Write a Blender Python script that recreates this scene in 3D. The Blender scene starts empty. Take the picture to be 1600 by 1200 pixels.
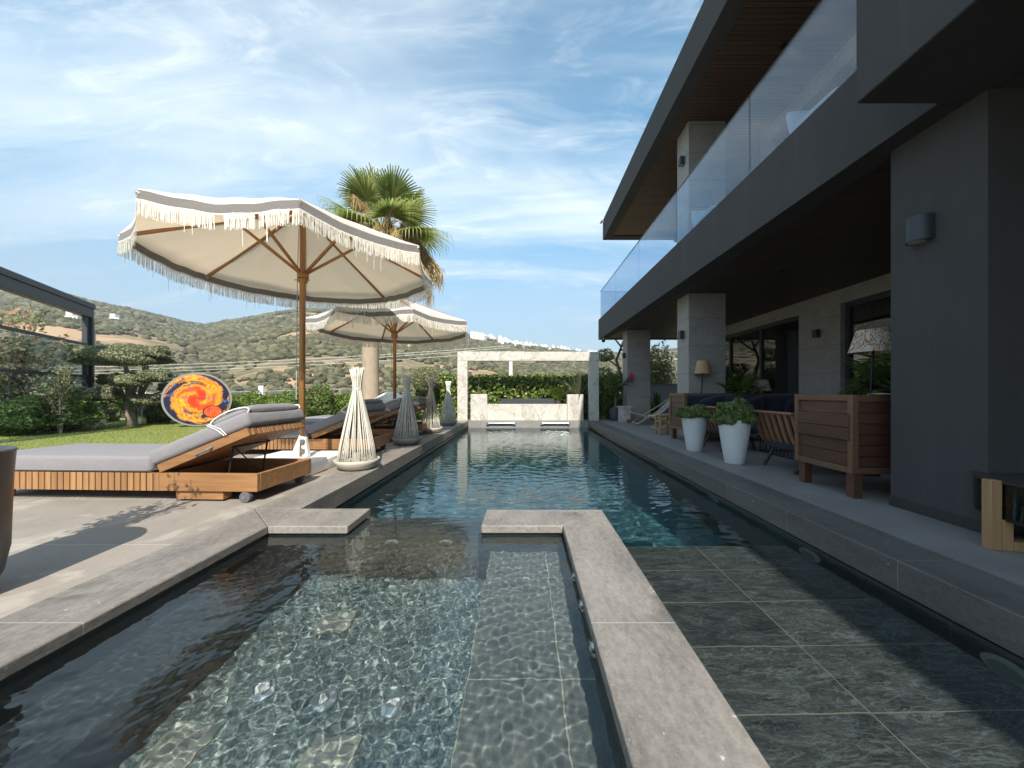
import bpy, math, random
import numpy as np
from mathutils import Vector, Matrix
R = math.radians
S = bpy.context.scene
COL = S.collection
random.seed(7); rng = np.random.default_rng(7)

# ------------------------------------------------------------------ camera
F_PX, VPX, VPY = 580.0, 819.0, 612.0          # focal length and vanishing point of the 1600 px photograph
cam = bpy.data.cameras.new("camera"); camo = bpy.data.objects.new("camera", cam); COL.objects.link(camo)
cam.sensor_width = 36.0; cam.lens = 36.0 * F_PX / 1600.0
cam.shift_x = -(VPX - 800) / 1600.0; cam.shift_y = (VPY - 600) / 1600.0
cam.clip_start = 0.02; cam.clip_end = 6000
camo.location = (0, 0, 1.0); camo.rotation_euler = (R(90), 0, 0)
S.camera = camo

# ------------------------------------------------------------------ sky and sun
SUN_EL, SUN_AZ = R(42.5), R(7.8)
w = bpy.data.worlds.new("World"); S.world = w; w.use_nodes = True
nt = w.node_tree; nt.nodes.clear()
def N(t, kind, **kw):
    n = t.nodes.new(kind)
    for k, v in kw.items(): setattr(n, k, v)
    return n
out = N(nt, 'ShaderNodeOutputWorld'); bg = N(nt, 'ShaderNodeBackground'); bg.inputs[1].default_value = 0.115
sky = N(nt, 'ShaderNodeTexSky', sky_type='NISHITA'); sky.sun_disc = False
sky.sun_elevation = SUN_EL; sky.sun_rotation = math.pi - SUN_AZ
sky.air_density = 1.0; sky.dust_density = 0.6; sky.ozone_density = 1.6; sky.altitude = 100
tc = N(nt, 'ShaderNodeTexCoord'); sep = N(nt, 'ShaderNodeSeparateXYZ'); nt.links.new(tc.outputs['Generated'], sep.inputs[0])
def M(t, op, a, b=None, c=None, clamp=False):
    n = N(t, 'ShaderNodeMath', operation=op); n.use_clamp = clamp
    for i, x in enumerate((a, b, c)):
        if x is None: continue
        if isinstance(x, (int, float)): n.inputs[i].default_value = x
        else: t.links.new(x, n.inputs[i])
    return n.outputs[0]
zz = M(nt, 'ADD', M(nt, 'MAXIMUM', sep.outputs[2], 0.0), 0.22)
cx_ = M(nt, 'DIVIDE', sep.outputs[0], zz); cy_ = M(nt, 'DIVIDE', sep.outputs[1], zz)
cmb = N(nt, 'ShaderNodeCombineXYZ'); nt.links.new(cx_, cmb.inputs[0]); nt.links.new(cy_, cmb.inputs[1])
def cloud(rot, scale, sc, det, rough, lo, hi, dist, off=(0, 0, 0)):
    mp = N(nt, 'ShaderNodeMapping'); mp.inputs['Rotation'].default_value = (0, 0, R(rot)); mp.inputs['Scale'].default_value = scale
    mp.inputs['Location'].default_value = off
    nt.links.new(cmb.outputs[0], mp.inputs[0])
    nz = N(nt, 'ShaderNodeTexNoise'); nz.inputs['Scale'].default_value = sc; nz.inputs['Detail'].default_value = det
    nz.inputs['Roughness'].default_value = rough; nz.inputs['Distortion'].default_value = dist
    nt.links.new(mp.outputs[0], nz.inputs['Vector'])
    mr = N(nt, 'ShaderNodeMapRange', interpolation_type='SMOOTHSTEP'); mr.inputs[1].default_value = lo; mr.inputs[2].default_value = hi
    nt.links.new(nz.outputs['Fac'], mr.inputs[0]); return mr.outputs[0]
c1 = cloud(62, (0.55, 2.0, 1), 0.85, 9, 0.55, 0.38, 0.74, 0.9, (0.3, 0.9, 0))
c2 = cloud(75, (0.5, 1.1, 1), 0.8, 6, 0.55, 0.38, 0.72, 0.4, (4.1, 1.7, 0))
c3 = cloud(56, (0.9, 3.6, 1), 2.4, 12, 0.68, 0.46, 0.80, 1.3, (1.1, 7.3, 0))
cl = M(nt, 'ADD', M(nt, 'MULTIPLY', c1, 0.55), M(nt, 'ADD', M(nt, 'MULTIPLY', M(nt, 'MULTIPLY', c2, c2), 0.42), M(nt, 'MULTIPLY', c3, 0.30)))
lowz = N(nt, 'ShaderNodeMapRange', interpolation_type='SMOOTHSTEP'); lowz.inputs[1].default_value = 0.0; lowz.inputs[2].default_value = 0.5; nt.links.new(sep.outputs[2], lowz.inputs[0])
cl = M(nt, 'MINIMUM', M(nt, 'MAXIMUM', cl, M(nt, 'MULTIPLY', M(nt, 'SUBTRACT', 1.0, lowz.outputs[0]), .45)), 0.88)
tint = N(nt, 'ShaderNodeMixRGB', blend_type='MULTIPLY'); tint.inputs[0].default_value = 1.0
tint.inputs[2].default_value = (0.66, 1.06, 1.0, 1); nt.links.new(sky.outputs[0], tint.inputs[1])
hz = N(nt, 'ShaderNodeMapRange', interpolation_type='SMOOTHSTEP'); hz.inputs[1].default_value = 0.0; hz.inputs[2].default_value = 0.55; hz.inputs[3].default_value = 0.36; hz.inputs[4].default_value = 1.0
nt.links.new(sep.outputs[2], hz.inputs[0])
hm = N(nt, 'ShaderNodeMixRGB', blend_type='MULTIPLY'); hm.inputs[0].default_value = 1.0; nt.links.new(tint.outputs[0], hm.inputs[1])
hc = N(nt, 'ShaderNodeCombineXYZ'); nt.links.new(M(nt, 'POWER', hz.outputs[0], .72), hc.inputs[0]); nt.links.new(hz.outputs[0], hc.inputs[1]); nt.links.new(M(nt, 'POWER', hz.outputs[0], .85), hc.inputs[2]); nt.links.new(hc.outputs[0], hm.inputs[2])
mix = N(nt, 'ShaderNodeMixRGB'); nt.links.new(cl, mix.inputs[0]); nt.links.new(hm.outputs[0], mix.inputs[1])
cv_ = N(nt, 'ShaderNodeMixRGB'); nt.links.new(lowz.outputs[0], cv_.inputs[0]); cv_.inputs[1].default_value = (2.75, 3.3, 3.6, 1); cv_.inputs[2].default_value = (5.7, 5.9, 5.9, 1)
nt.links.new(cv_.outputs[0], mix.inputs[2])
nt.links.new(mix.outputs[0], bg.inputs[0]); nt.links.new(bg.outputs[0], out.inputs[0])

sl = bpy.data.lights.new("sun", 'SUN'); sl.energy = 3.6; sl.angle = R(0.5); sl.color = (1, 0.93, 0.82)
so = bpy.data.objects.new("sun", sl); COL.objects.link(so)
Ld = Vector((-math.sin(SUN_AZ) * math.cos(SUN_EL), math.cos(SUN_AZ) * math.cos(SUN_EL), -math.sin(SUN_EL)))
so.rotation_euler = Ld.to_track_quat('-Z', 'Y').to_euler(); so.location = (3, -10, 12)
sl.cycles.is_caustics_light = True
S.view_settings.view_transform = 'Standard'; S.view_settings.look = 'None'
S.view_settings.exposure = 1.12; S.view_settings.gamma = 1.0
HAZE = 0.0005
S.cycles.max_bounces = 10; S.cycles.transparent_max_bounces = 12; S.cycles.sample_clamp_indirect = 6.0
S.cycles.blur_glossy = 0.5

# ------------------------------------------------------------------ helpers
def at(px, py, Y):
    "photograph pixel -> point at the distance Y"
    return Vector(((px - VPX) * Y / F_PX, Y, 1 - (py - VPY) * Y / F_PX))

class MB:
    "collects shapes that become ONE mesh object"
    def __init__(s): s.v = []; s.f = []
    def add(s, vs, fs):
        o = len(s.v); s.v += [tuple(p) for p in vs]; s.f += [tuple(i + o for i in f) for f in fs]; return s
    def box(s, x0, x1, y0, y1, z0, z1):
        return s.add([(x0,y0,z0),(x1,y0,z0),(x1,y1,z0),(x0,y1,z0),(x0,y0,z1),(x1,y0,z1),(x1,y1,z1),(x0,y1,z1)],
                     [(0,3,2,1),(4,5,6,7),(0,1,5,4),(1,2,6,5),(2,3,7,6),(3,0,4,7)])
    def bar(s, a, b, wd, ht, up=(0, 0, 1)):
        "a rectangular bar from a to b"
        a, b, up = Vector(a), Vector(b), Vector(up); d = (b - a).normalized()
        x = d.cross(up)
        if x.length < 1e-4: x = d.cross(Vector((1, 0, 0)))
        x.normalize(); z = x.cross(d); x = x * wd / 2; z = z * ht / 2
        vs = [a - x - z, a + x - z, a + x + z, a - x + z, b - x - z, b + x - z, b + x + z, b - x + z]
        return s.add(vs, [(0,1,2,3),(7,6,5,4),(0,4,5,1),(1,5,6,2),(2,6,7,3),(3,7,4,0)])
    def tube(s, pts, rad, n=8):
        pts = [Vector(p) for p in pts]
        if not hasattr(rad, '__len__'): rad = [rad] * len(pts)
        vs, fs = [], []; px = None
        for i, p in enumerate(pts):
            d = (pts[min(i + 1, len(pts) - 1)] - pts[max(i - 1, 0)]).normalized()
            if px is None:
                px = d.cross(Vector((0, 0, 1)) if abs(d.z) < .95 else Vector((1, 0, 0))).normalized()
            else: px = (px - d * px.dot(d)).normalized()
            py = d.cross(px)
            for k in range(n):
                a = 2 * math.pi * k / n; vs.append(p + (px * math.cos(a) + py * math.sin(a)) * rad[i])
        for i in range(len(pts) - 1):
            for k in range(n):
                k2 = (k + 1) % n; fs.append((i*n + k, i*n + k2, (i+1)*n + k2, (i+1)*n + k))
        fs.append(tuple(reversed(range(n)))); fs.append(tuple((len(pts) - 1) * n + k for k in range(n)))
        return s.add(vs, fs)
    def lathe(s, prof, n=32, c=(0, 0, 0), cap=True):
        vs, fs = [], []
        for r, z in prof:
            for k in range(n):
                a = 2 * math.pi * k / n; vs.append((c[0] + r * math.cos(a), c[1] + r * math.sin(a), c[2] + z))
        for i in range(len(prof) - 1):
            for k in range(n):
                k2 = (k + 1) % n; fs.append((i*n + k, i*n + k2, (i+1)*n + k2, (i+1)*n + k))
        if cap:
            fs.append(tuple(reversed(range(n)))); fs.append(tuple((len(prof) - 1) * n + k for k in range(n)))
        return s.add(vs, fs)
    def cyl(s, c, r, h, n=24): return s.lathe([(r, 0), (r, h)], n, c)
    def pillow(s, c, ax, ay, az, n=14, p=4, wr=0.0, seed=0):
        "a stuffed cushion: centre and three half-axis vectors"
        c, ax, ay, az = Vector(c), Vector(ax), Vector(ay), Vector(az); r = random.Random(seed)
        ph = [(r.uniform(2, 6), r.uniform(2, 6), r.uniform(0, 6)) for _ in range(4)]
        for sg in (1, -1):
            vs, fs = [], []
            for i in range(n + 1):
                for j in range(n + 1):
                    u, v = math.sin((i / n - .5) * math.pi), math.sin((j / n - .5) * math.pi)
                    t = max(0, (1 - abs(u) ** p) * (1 - abs(v) ** p)) ** .45
                    t += wr * t * sum(math.sin(a * u + b * v + q) for a, b, q in ph)
                    k = 1 - .05 * (abs(u * v)) ** 2
                    vs.append(c + ax * u * k + ay * v * k + az * t * sg)
            for i in range(n):
                for j in range(n):
                    q = (i*(n+1)+j, (i+1)*(n+1)+j, (i+1)*(n+1)+j+1, i*(n+1)+j+1)
                    fs.append(q if sg > 0 else tuple(reversed(q)))
            s.add(vs, fs)
        return s
    def build(s, name, mat, parent=None, smooth=False, bevel=0, seg=2, weld=False):
        me = bpy.data.meshes.new(name); me.from_pydata(s.v, [], s.f); me.validate(); me.update()
        return link(name, me, mat, parent, smooth, bevel, seg)

def link(name, me, mat, parent=None, smooth=False, bevel=0, seg=2):
    me.materials.append(mat)
    o = bpy.data.objects.new(name, me); COL.objects.link(o)
    if parent is not None: o.parent = parent
    if smooth:
        me.polygons.foreach_set('use_smooth', [True] * len(me.polygons))
        if smooth != 'all': me.set_sharp_from_angle(angle=R(40))
    if bevel:
        b = o.modifiers.new('bevel', 'BEVEL'); b.width = bevel; b.segments = seg; b.limit_method = 'ANGLE'; b.angle_limit = R(35)
        if seg > 1: b.harden_normals = False; me.polygons.foreach_set('use_smooth', [True] * len(me.polygons)); me.set_sharp_from_angle(angle=R(30)) if seg < 3 else None
    return o

def np_mesh(name, V, Fc, mat, parent=None, smooth=False):
    "fast mesh from numpy arrays (all faces the same number of corners)"
    V = np.asarray(V, np.float32); Fc = np.asarray(Fc, np.int32); k = Fc.shape[1]
    me = bpy.data.meshes.new(name); me.vertices.add(len(V)); me.vertices.foreach_set('co', V.ravel())
    me.loops.add(Fc.size); me.loops.foreach_set('vertex_index', Fc.ravel())
    me.polygons.add(len(Fc)); me.polygons.foreach_set('loop_start', np.arange(0, Fc.size, k, dtype=np.int32))
    me.polygons.foreach_set('loop_total', np.full(len(Fc), k, np.int32))
    me.update(calc_edges=True); me.validate()
    return link(name, me, mat, parent, 'all' if smooth else False)

def tag(o, label=None, cat=None, group=None, kind=None):
    for k, v in (('label', label), ('category', cat), ('group', group), ('kind', kind)):
        if v: o[k] = v
    return o
def thing(name, label, cat, loc=(0, 0, 0), rz=0, group=None):
    o = bpy.data.objects.new(name, None); COL.objects.link(o); o.empty_display_size = .1
    o.location = loc; o.rotation_euler = (0, 0, rz); return tag(o, label, cat, group)
def struct(o): return tag(o, kind='structure')
def kids(o): return [c for c in bpy.data.objects if c.parent == o]
def dup(root, loc, rz=0, label=None, scale=None):
    def cp(o, par):
        c = o.copy(); COL.objects.link(c); c.parent = par
        for ch in kids(o): cp(ch, c)
        return c
    r = cp(root, None); r.location = loc; r.rotation_euler = (0, 0, rz)
    if label: r['label'] = label
    if scale: r.scale = scale
    return r

# ------------------------------------------------------------------ materials
def new_mat(name):
    m = bpy.data.materials.new(name); m.use_nodes = True; t = m.node_tree
    return m, t, t.nodes['Principled BSDF']
def coords(t, scale=(1, 1, 1), rot=(0, 0, 0), kind='Object'):
    tc = N(t, 'ShaderNodeTexCoord'); mp = N(t, 'ShaderNodeMapping')
    mp.inputs['Scale'].default_value = scale; mp.inputs['Rotation'].default_value = rot
    t.links.new(tc.outputs[kind], mp.inputs[0]); return mp.outputs[0]
def noise(t, vec, scale, detail=5, rough=.55, dist=0):
    n = N(t, 'ShaderNodeTexNoise'); n.inputs['Scale'].default_value = scale; n.inputs['Detail'].default_value = detail
    n.inputs['Roughness'].default_value = rough; n.inputs['Distortion'].default_value = dist
    t.links.new(vec, n.inputs['Vector']); return n.outputs['Fac']
def rng_map(t, x, a, b, c=0.0, d=1.0):
    n = N(t, 'ShaderNodeMapRange'); n.inputs[1].default_value = a; n.inputs[2].default_value = b
    n.inputs[3].default_value = c; n.inputs[4].default_value = d; t.links.new(x, n.inputs[0]); return n.outputs[0]
def mixc(t, fac, a, b, blend='MIX'):
    n = N(t, 'ShaderNodeMixRGB', blend_type=blend)
    for i, x in enumerate((fac, a, b)):
        if isinstance(x, (int, float)): n.inputs[i].default_value = x
        elif isinstance(x, tuple): n.inputs[i].default_value = (*x[:3], 1)
        else: t.links.new(x, n.inputs[i])
    return n.outputs[0]
def bump(t, b, h, strength=.3, dist=.01):
    n = N(t, 'ShaderNodeBump'); n.inputs['Strength'].default_value = strength; n.inputs['Distance'].default_value = dist
    t.links.new(h, n.inputs['Height']); t.links.new(n.outputs[0], b.inputs['Normal'])
def tile_mask(t, vec, axes):
    "axes: list of (axis index, period, offset, joint width) -> joint mask and a random value per tile"
    sp = N(t, 'ShaderNodeSeparateXYZ'); t.links.new(vec, sp.inputs[0]); mask = None; cell = N(t, 'ShaderNodeCombineXYZ')
    for ax, per, off, wd in axes:
        q = M(t, 'DIVIDE', M(t, 'SUBTRACT', sp.outputs[ax], off), per)
        fr = M(t, 'FRACT', q); t.links.new(M(t, 'FLOOR', q), cell.inputs[ax])
        m_ = M(t, 'MAXIMUM', M(t, 'LESS_THAN', fr, wd / per / 2), M(t, 'GREATER_THAN', fr, 1 - wd / per / 2))
        mask = m_ if mask is None else M(t, 'MAXIMUM', mask, m_)
    wn = N(t, 'ShaderNodeTexWhiteNoise'); t.links.new(cell.outputs[0], wn.inputs[0])
    return mask, wn.outputs[0]
def stone(name, c1, c2, scale=3, rough=.7, bmp=.25, stretch=(1, 1, 1), tiles=None, joint=(.3, .3, .3), var=.15, speck=None, spec=.5, fine=60, veins=None, stain=None):
    m, t, b = new_mat(name); v = coords(t, stretch); v0 = coords(t)
    n1 = noise(t, v, scale, 8, .66, .3); n2 = noise(t, v, fine, 3, .6); n3 = noise(t, v0, fine * 2.6, 2, .6)
    f = M(t, 'ADD', M(t, 'MULTIPLY', rng_map(t, n1, .32, .68), .52), M(t, 'ADD', M(t, 'MULTIPLY', rng_map(t, n2, .34, .66), .28), M(t, 'MULTIPLY', rng_map(t, n3, .35, .65), .20)))
    col = mixc(t, f, c1, c2)
    if stain:
        s_ = rng_map(t, noise(t, v0, stain[1], 4, .6, .6), stain[2], stain[2] + .08)
        col = mixc(t, M(t, 'MULTIPLY', s_, stain[3]), col, stain[0])
    if veins:
        for vc, vs, vw, va in veins:
            wv = noise(t, v, vs, 7, .6, 1.2)
            line = M(t, 'SUBTRACT', 1.0, rng_map(t, M(t, 'ABSOLUTE', M(t, 'SUBTRACT', wv, .5)), 0, vw))
            col = mixc(t, M(t, 'MULTIPLY', M(t, 'MAXIMUM', line, 0.0), va), col, vc)
    if speck:
        sn = noise(t, v0, speck[1], 2, .5); col = mixc(t, rng_map(t, sn, speck[2], speck[2] + .04), col, speck[0])
    h = n2
    if tiles:
        mask, rnd = tile_mask(t, v0, tiles)
        col = mixc(t, M(t, 'MULTIPLY', rnd, var), col, tuple(x * .55 for x in c1))
        col = mixc(t, mask, col, joint)
        h = M(t, 'SUBTRACT', n2, M(t, 'MULTIPLY', mask, 1.5))
    t.links.new(col, b.inputs['Base Color'])
    t.links.new(rng_map(t, n1, .2, .8, rough - .1, min(1, rough + .1)), b.inputs['Roughness'])
    b.inputs['Specular IOR Level'].default_value = spec
    if bmp: bump(t, b, h, bmp, .004)
    return m
def wood(name, c1, c2, axis=0, rough=.5, scale=1.0):
    m, t, b = new_mat(name); st = [26 * scale] * 3; st[axis] = 1.4 * scale
    v = coords(t, tuple(st)); n1 = noise(t, v, 1.0, 6, .6, .4); n2 = noise(t, coords(t), 1.6, 3)
    oi = N(t, 'ShaderNodeNewGeometry').outputs['Random Per Island']
    col = mixc(t, rng_map(t, n1, .3, .72), c1, c2)
    col = mixc(t, M(t, 'MULTIPLY', rng_map(t, n2, .35, .7), .35), col, tuple(x * .6 for x in c1))
    col = mixc(t, M(t, 'MULTIPLY', oi, .55), col, tuple(x * .60 for x in c1))
    t.links.new(col, b.inputs['Base Color']); b.inputs['Roughness'].default_value = rough
    bump(t, b, n1, .15, .003); return m
def fabric(name, c, var=.2, rough=.95, trans=0.0, fine=500, tcol=None):
    m, t, b = new_mat(name); v = coords(t)
    n1 = noise(t, v, 2.2, 4); n2 = noise(t, v, fine, 2)
    col = mixc(t, M(t, 'MULTIPLY', rng_map(t, n1, .3, .7), var), c, tuple(x * .72 for x in c))
    col = mixc(t, M(t, 'MULTIPLY', n2, var), col, tuple(x * .6 for x in c))
    t.links.new(col, b.inputs['Base Color']); b.inputs['Roughness'].default_value = rough
    b.inputs['Specular IOR Level'].default_value = .15
    b.inputs['Sheen Weight'].default_value = .15
    bump(t, b, M(t, 'ADD', n2, M(t, 'MULTIPLY', noise(t, v, 7, 4, .55, .8), 9.0)), .35, .004)
    if trans:
        tr = N(t, 'ShaderNodeBsdfTranslucent'); tr.inputs[0].default_value = (*(tcol or c), 1)
        ms = N(t, 'ShaderNodeMixShader'); ms.inputs[0].default_value = trans
        o = t.nodes['Material Output']; t.links.new(b.outputs[0], ms.inputs[1]); t.links.new(tr.outputs[0], ms.inputs[2])
        t.links.new(ms.outputs[0], o.inputs[0])
    return m
def plain(name, c, rough=.5, metal=0.0, var=.1, bmp=0.0, scale=8, spec=.5, fine=120):
    m, t, b = new_mat(name); v = coords(t); n1 = noise(t, v, scale, 5)
    col = mixc(t, M(t, 'MULTIPLY', rng_map(t, n1, .3, .7), var), c, tuple(x * .5 for x in c))
    t.links.new(col, b.inputs['Base Color']); b.inputs['Roughness'].default_value = rough
    b.inputs['Metallic'].default_value = metal; b.inputs['Specular IOR Level'].default_value = spec
    if bmp: bump(t, b, noise(t, v, fine, 3), bmp, .004)
    return m
def leafy(name, cs, trans=.35, rough=.5):
    "foliage: colour differs from leaf to leaf"
    m, t, b = new_mat(name); g = N(t, 'ShaderNodeNewGeometry').outputs['Random Per Island']
    r = N(t, 'ShaderNodeValToRGB'); t.links.new(g, r.inputs[0]); e = r.color_ramp.elements
    e[0].position = 0; e[0].color = (*cs[0], 1); e[1].position = 1; e[1].color = (*cs[-1], 1)
    for i, c in enumerate(cs[1:-1]):
        x = e.new((i + 1) / (len(cs) - 1)); x.color = (*c, 1)
    t.links.new(r.outputs[0], b.inputs['Base Color']); b.inputs['Roughness'].default_value = rough
    b.inputs['Specular IOR Level'].default_value = .3
    tr = N(t, 'ShaderNodeBsdfTranslucent'); hs = N(t, 'ShaderNodeHueSaturation'); hs.inputs['Value'].default_value = 1.3
    t.links.new(r.outputs[0], hs.inputs['Color']); t.links.new(hs.outputs[0], tr.inputs[0])
    ms = N(t, 'ShaderNodeMixShader'); ms.inputs[0].default_value = trans
    o = t.nodes['Material Output']; t.links.new(b.outputs[0], ms.inputs[1]); t.links.new(tr.outputs[0], ms.inputs[2]); t.links.new(ms.outputs[0], o.inputs[0])
    return m
def pane(name, tint, base_refl=0.0, rough=0.0, ior=1.5):
    "thin window glass: clear with a mirror share that grows at grazing angles"
    m, t, b = new_mat(name); t.nodes.remove(b)
    tr = N(t, 'ShaderNodeBsdfTransparent'); tr.inputs[0].default_value = (*tint, 1)
    gl = N(t, 'ShaderNodeBsdfGlossy'); gl.inputs['Roughness'].default_value = rough
    fr = N(t, 'ShaderNodeFresnel'); bf_ = N(t, 'ShaderNodeNewGeometry').outputs['Backfacing']
    t.links.new(M(t, 'ADD', M(t, 'MULTIPLY', bf_, 1 / ior - ior), ior), fr.inputs[0])
    ms = N(t, 'ShaderNodeMixShader'); t.links.new(M(t, 'ADD', fr.outputs[0], base_refl, clamp=True), ms.inputs[0])
    t.links.new(tr.outputs[0], ms.inputs[1]); t.links.new(gl.outputs[0], ms.inputs[2])
    t.links.new(ms.outputs[0], t.nodes['Material Output'].inputs[0]); return m

m_deck = stone("deck_tile", (.255, .225, .195), (.37, .325, .28), 3.4, .75, .35, tiles=[(0, 1.0, -.3, .006), (1, 1.0, .43, .006)], joint=(.44, .40, .35), var=.4, fine=38, stain=((.46, .42, .37), 2.6, .55, .7))
m_terr = stone("terrace_tile", (.155, .145, .14), (.265, .245, .235), 2.6, .7, .15, tiles=[(0, .9, .056, .004), (1, .9, .3, .004)], joint=(.17, .165, .16), var=.1)
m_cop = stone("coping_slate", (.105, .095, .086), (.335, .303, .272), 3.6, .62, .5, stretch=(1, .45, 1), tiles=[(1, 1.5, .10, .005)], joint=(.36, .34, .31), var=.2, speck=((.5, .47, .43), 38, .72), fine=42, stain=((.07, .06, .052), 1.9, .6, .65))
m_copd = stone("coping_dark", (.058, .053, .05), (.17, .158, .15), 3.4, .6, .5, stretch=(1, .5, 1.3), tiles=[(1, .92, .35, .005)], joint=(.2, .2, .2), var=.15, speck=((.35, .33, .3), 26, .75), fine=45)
m_tile = stone("pool_tile", (.009, .011, .0115), (.10, .106, .102), 4.6, .45, .35, stretch=(1, 3.4, 1), tiles=[(0, .8, .655, .006), (1, .4, .36, .006)], joint=(.20, .18, .14), var=.4, fine=34, veins=[((.26, .30, .30), 3.0, .02, .4), ((.22, .25, .25), 7.0, .03, .3)])
def pebble_dapple(name, dark, mid, light, scale):
    "pebbly pool finish: random cell tones that also paint in light dappled by ripples"
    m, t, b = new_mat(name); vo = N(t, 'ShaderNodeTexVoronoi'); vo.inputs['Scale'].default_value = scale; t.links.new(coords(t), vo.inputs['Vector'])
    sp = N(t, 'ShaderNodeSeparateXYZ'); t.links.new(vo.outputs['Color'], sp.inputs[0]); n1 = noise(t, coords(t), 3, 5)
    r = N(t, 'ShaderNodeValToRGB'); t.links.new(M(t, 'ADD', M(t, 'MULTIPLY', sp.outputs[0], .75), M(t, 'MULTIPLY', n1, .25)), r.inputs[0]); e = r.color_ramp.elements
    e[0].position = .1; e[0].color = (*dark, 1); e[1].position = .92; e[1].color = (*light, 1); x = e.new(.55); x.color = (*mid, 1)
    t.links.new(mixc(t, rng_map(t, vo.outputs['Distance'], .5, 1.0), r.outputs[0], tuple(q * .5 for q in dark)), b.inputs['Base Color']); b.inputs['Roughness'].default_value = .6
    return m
m_floor = pebble_dapple("spa_floor", (.11, .145, .15), (.22, .275, .275), (.45, .50, .45), 95)  # pale and dark cells stand in for the dappled light under the ripples
m_bench = stone("spa_bench", (.075, .082, .08), (.19, .20, .19), 11, .6, .2, tiles=[(0, .41, -.25, .006), (1, .8, .02, .006)], joint=(.36, .33, .27), var=.2, fine=60)
m_pfloor = stone("pool_floor", (.03, .10, .12), (.05, .14, .16), 3, .5, .1, tiles=[(0, .8, .655, .008), (1, .4, .36, .008)], joint=(.12, .2, .2), var=.2)
m_bl = stone("spa_bench_shaded", (.016, .019, .022), (.04, .046, .05), 6, .4, .15)  # left bench: shade over that side of the spa put into a darker colour
m_wall_t = stone("pool_wall_tile", (.03, .036, .038), (.07, .078, .08), 5, .4, .2, tiles=[(1, .8, .36, .004), (2, .4, -.5, .004)], joint=(.12, .12, .11), var=.25)
m_gapd = plain("black_gap", (.012, .012, .013), .8)
m_endw = stone("end_wall_stone", (.17, .165, .16), (.29, .28, .27), 9, .6, .2, tiles=[(0, .8, .1, .004)], joint=(.14, .13, .13), var=.3)
m_marble = stone("white_marble", (.46, .435, .395), (.57, .545, .50), 2.2, .45, .08, veins=[((.25, .20, .15), 1.1, .022, .65), ((.30, .265, .225), 2.4, .022, .5)], fine=20, stain=((.34, .30, .25), .9, .6, .4))
m_trav = stone("grey_cladding", (.25, .238, .225), (.40, .38, .36), 3, .6, .1, tiles=[(2, .6, .2, .008)], joint=(.12, .115, .11), var=.2, veins=[((.46, .44, .42), 3.2, .016, .6), ((.14, .13, .12), 4.1, .014, .5)], fine=30)
def render_coat(name, c, streak, scuff):
    "painted render: blotches, faint rain streaks and a few pale scuffs"
    m, t, b = new_mat(name); v = coords(t); n1 = noise(t, v, 1.3, 5, .6); n2 = noise(t, coords(t, (7, 7, .35)), 1.0, 6, .65, .3); n3 = noise(t, coords(t, (3, 9, 9)), 1.0, 4, .6, 1.5)
    col = mixc(t, M(t, 'MULTIPLY', rng_map(t, n1, .3, .7), .35), c, tuple(x * .62 for x in c))
    col = mixc(t, M(t, 'MULTIPLY', rng_map(t, n2, .55, .75), streak), col, tuple(x * 1.7 + .012 for x in c))
    col = mixc(t, M(t, 'MULTIPLY', rng_map(t, n3, .735, .76), scuff), col, (.34, .33, .31)); t.links.new(col, b.inputs['Base Color'])
    b.inputs['Roughness'].default_value = .85; b.inputs['Specular IOR Level'].default_value = .35
    bump(t, b, M(t, 'ADD', noise(t, v, 130, 3), M(t, 'MULTIPLY', noise(t, v, 30, 3), .7)), 1.0, .006); return m
m_dark = render_coat("charcoal_render", (.066, .065, .066), .32, .0)
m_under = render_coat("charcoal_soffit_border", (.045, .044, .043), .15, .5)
def planks(name, c1, c2, per, ax):
    m, t, b = new_mat(name); v = coords(t); st = [1.5] * 3; st[ax] = 30
    mask, rnd = tile_mask(t, v, [(ax, per, .01, per * .14)])
    n1 = noise(t, coords(t, tuple(st)), 1, 5)
    col = mixc(t, rng_map(t, n1, .3, .7), c1, c2); col = mixc(t, M(t, 'MULTIPLY', rnd, .5), col, tuple(x * .5 for x in c1))
    col = mixc(t, mask, col, (.006, .005, .004)); t.links.new(col, b.inputs['Base Color']); b.inputs['Roughness'].default_value = .55
    bump(t, b, M(t, 'SUBTRACT', 1.0, mask), .6, .01); return m
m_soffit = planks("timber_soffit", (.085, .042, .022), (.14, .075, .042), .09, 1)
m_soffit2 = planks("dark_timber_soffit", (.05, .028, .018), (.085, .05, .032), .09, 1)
m_frame = plain("dark_aluminium", (.045, .052, .062), .45, .3, .1)
m_alu = plain("steel", (.62, .62, .62), .22, 1.0, .1)
m_glass = pane("window_glass", (.42, .46, .48), .06)
m_bglass = pane("balustrade_glass", (.74, .83, .92), .05, ior=1.4)
m_smoke = pane("smoked_glass", (.35, .34, .33), .05)
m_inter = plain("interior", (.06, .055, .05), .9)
m_curt = fabric("dark_curtain", (.045, .045, .047), .3)
m_teak = wood("teak", (.27, .125, .047), (.52, .275, .115), 0, .5)
m_teakz = wood("teak_upright", (.26, .125, .05), (.52, .285, .125), 2, .5)
m_teakg = wood("greyed_teak", (.22, .135, .085), (.34, .22, .14), 1, .6)
m_pole = wood("pole_wood", (.36, .16, .05), (.52, .26, .09), 2, .4)
m_sofa = wood("dark_teak", (.078, .031, .016), (.145, .066, .036), 1, .55)
m_sofaf = wood("sofa_frame_teak", (.14, .068, .037), (.225, .12, .066), 1, .55)
m_chairw = wood("chair_teak", (.24, .115, .055), (.38, .2, .1), 2, .5)
m_oak = wood("light_oak", (.36, .20, .09), (.46, .28, .14), 2, .5)
m_bamb = wood("pale_beech", (.52, .40, .25), (.66, .53, .36), 0, .5)
m_grey = fabric("grey_cushion", (.235, .222, .236), .25)
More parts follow.
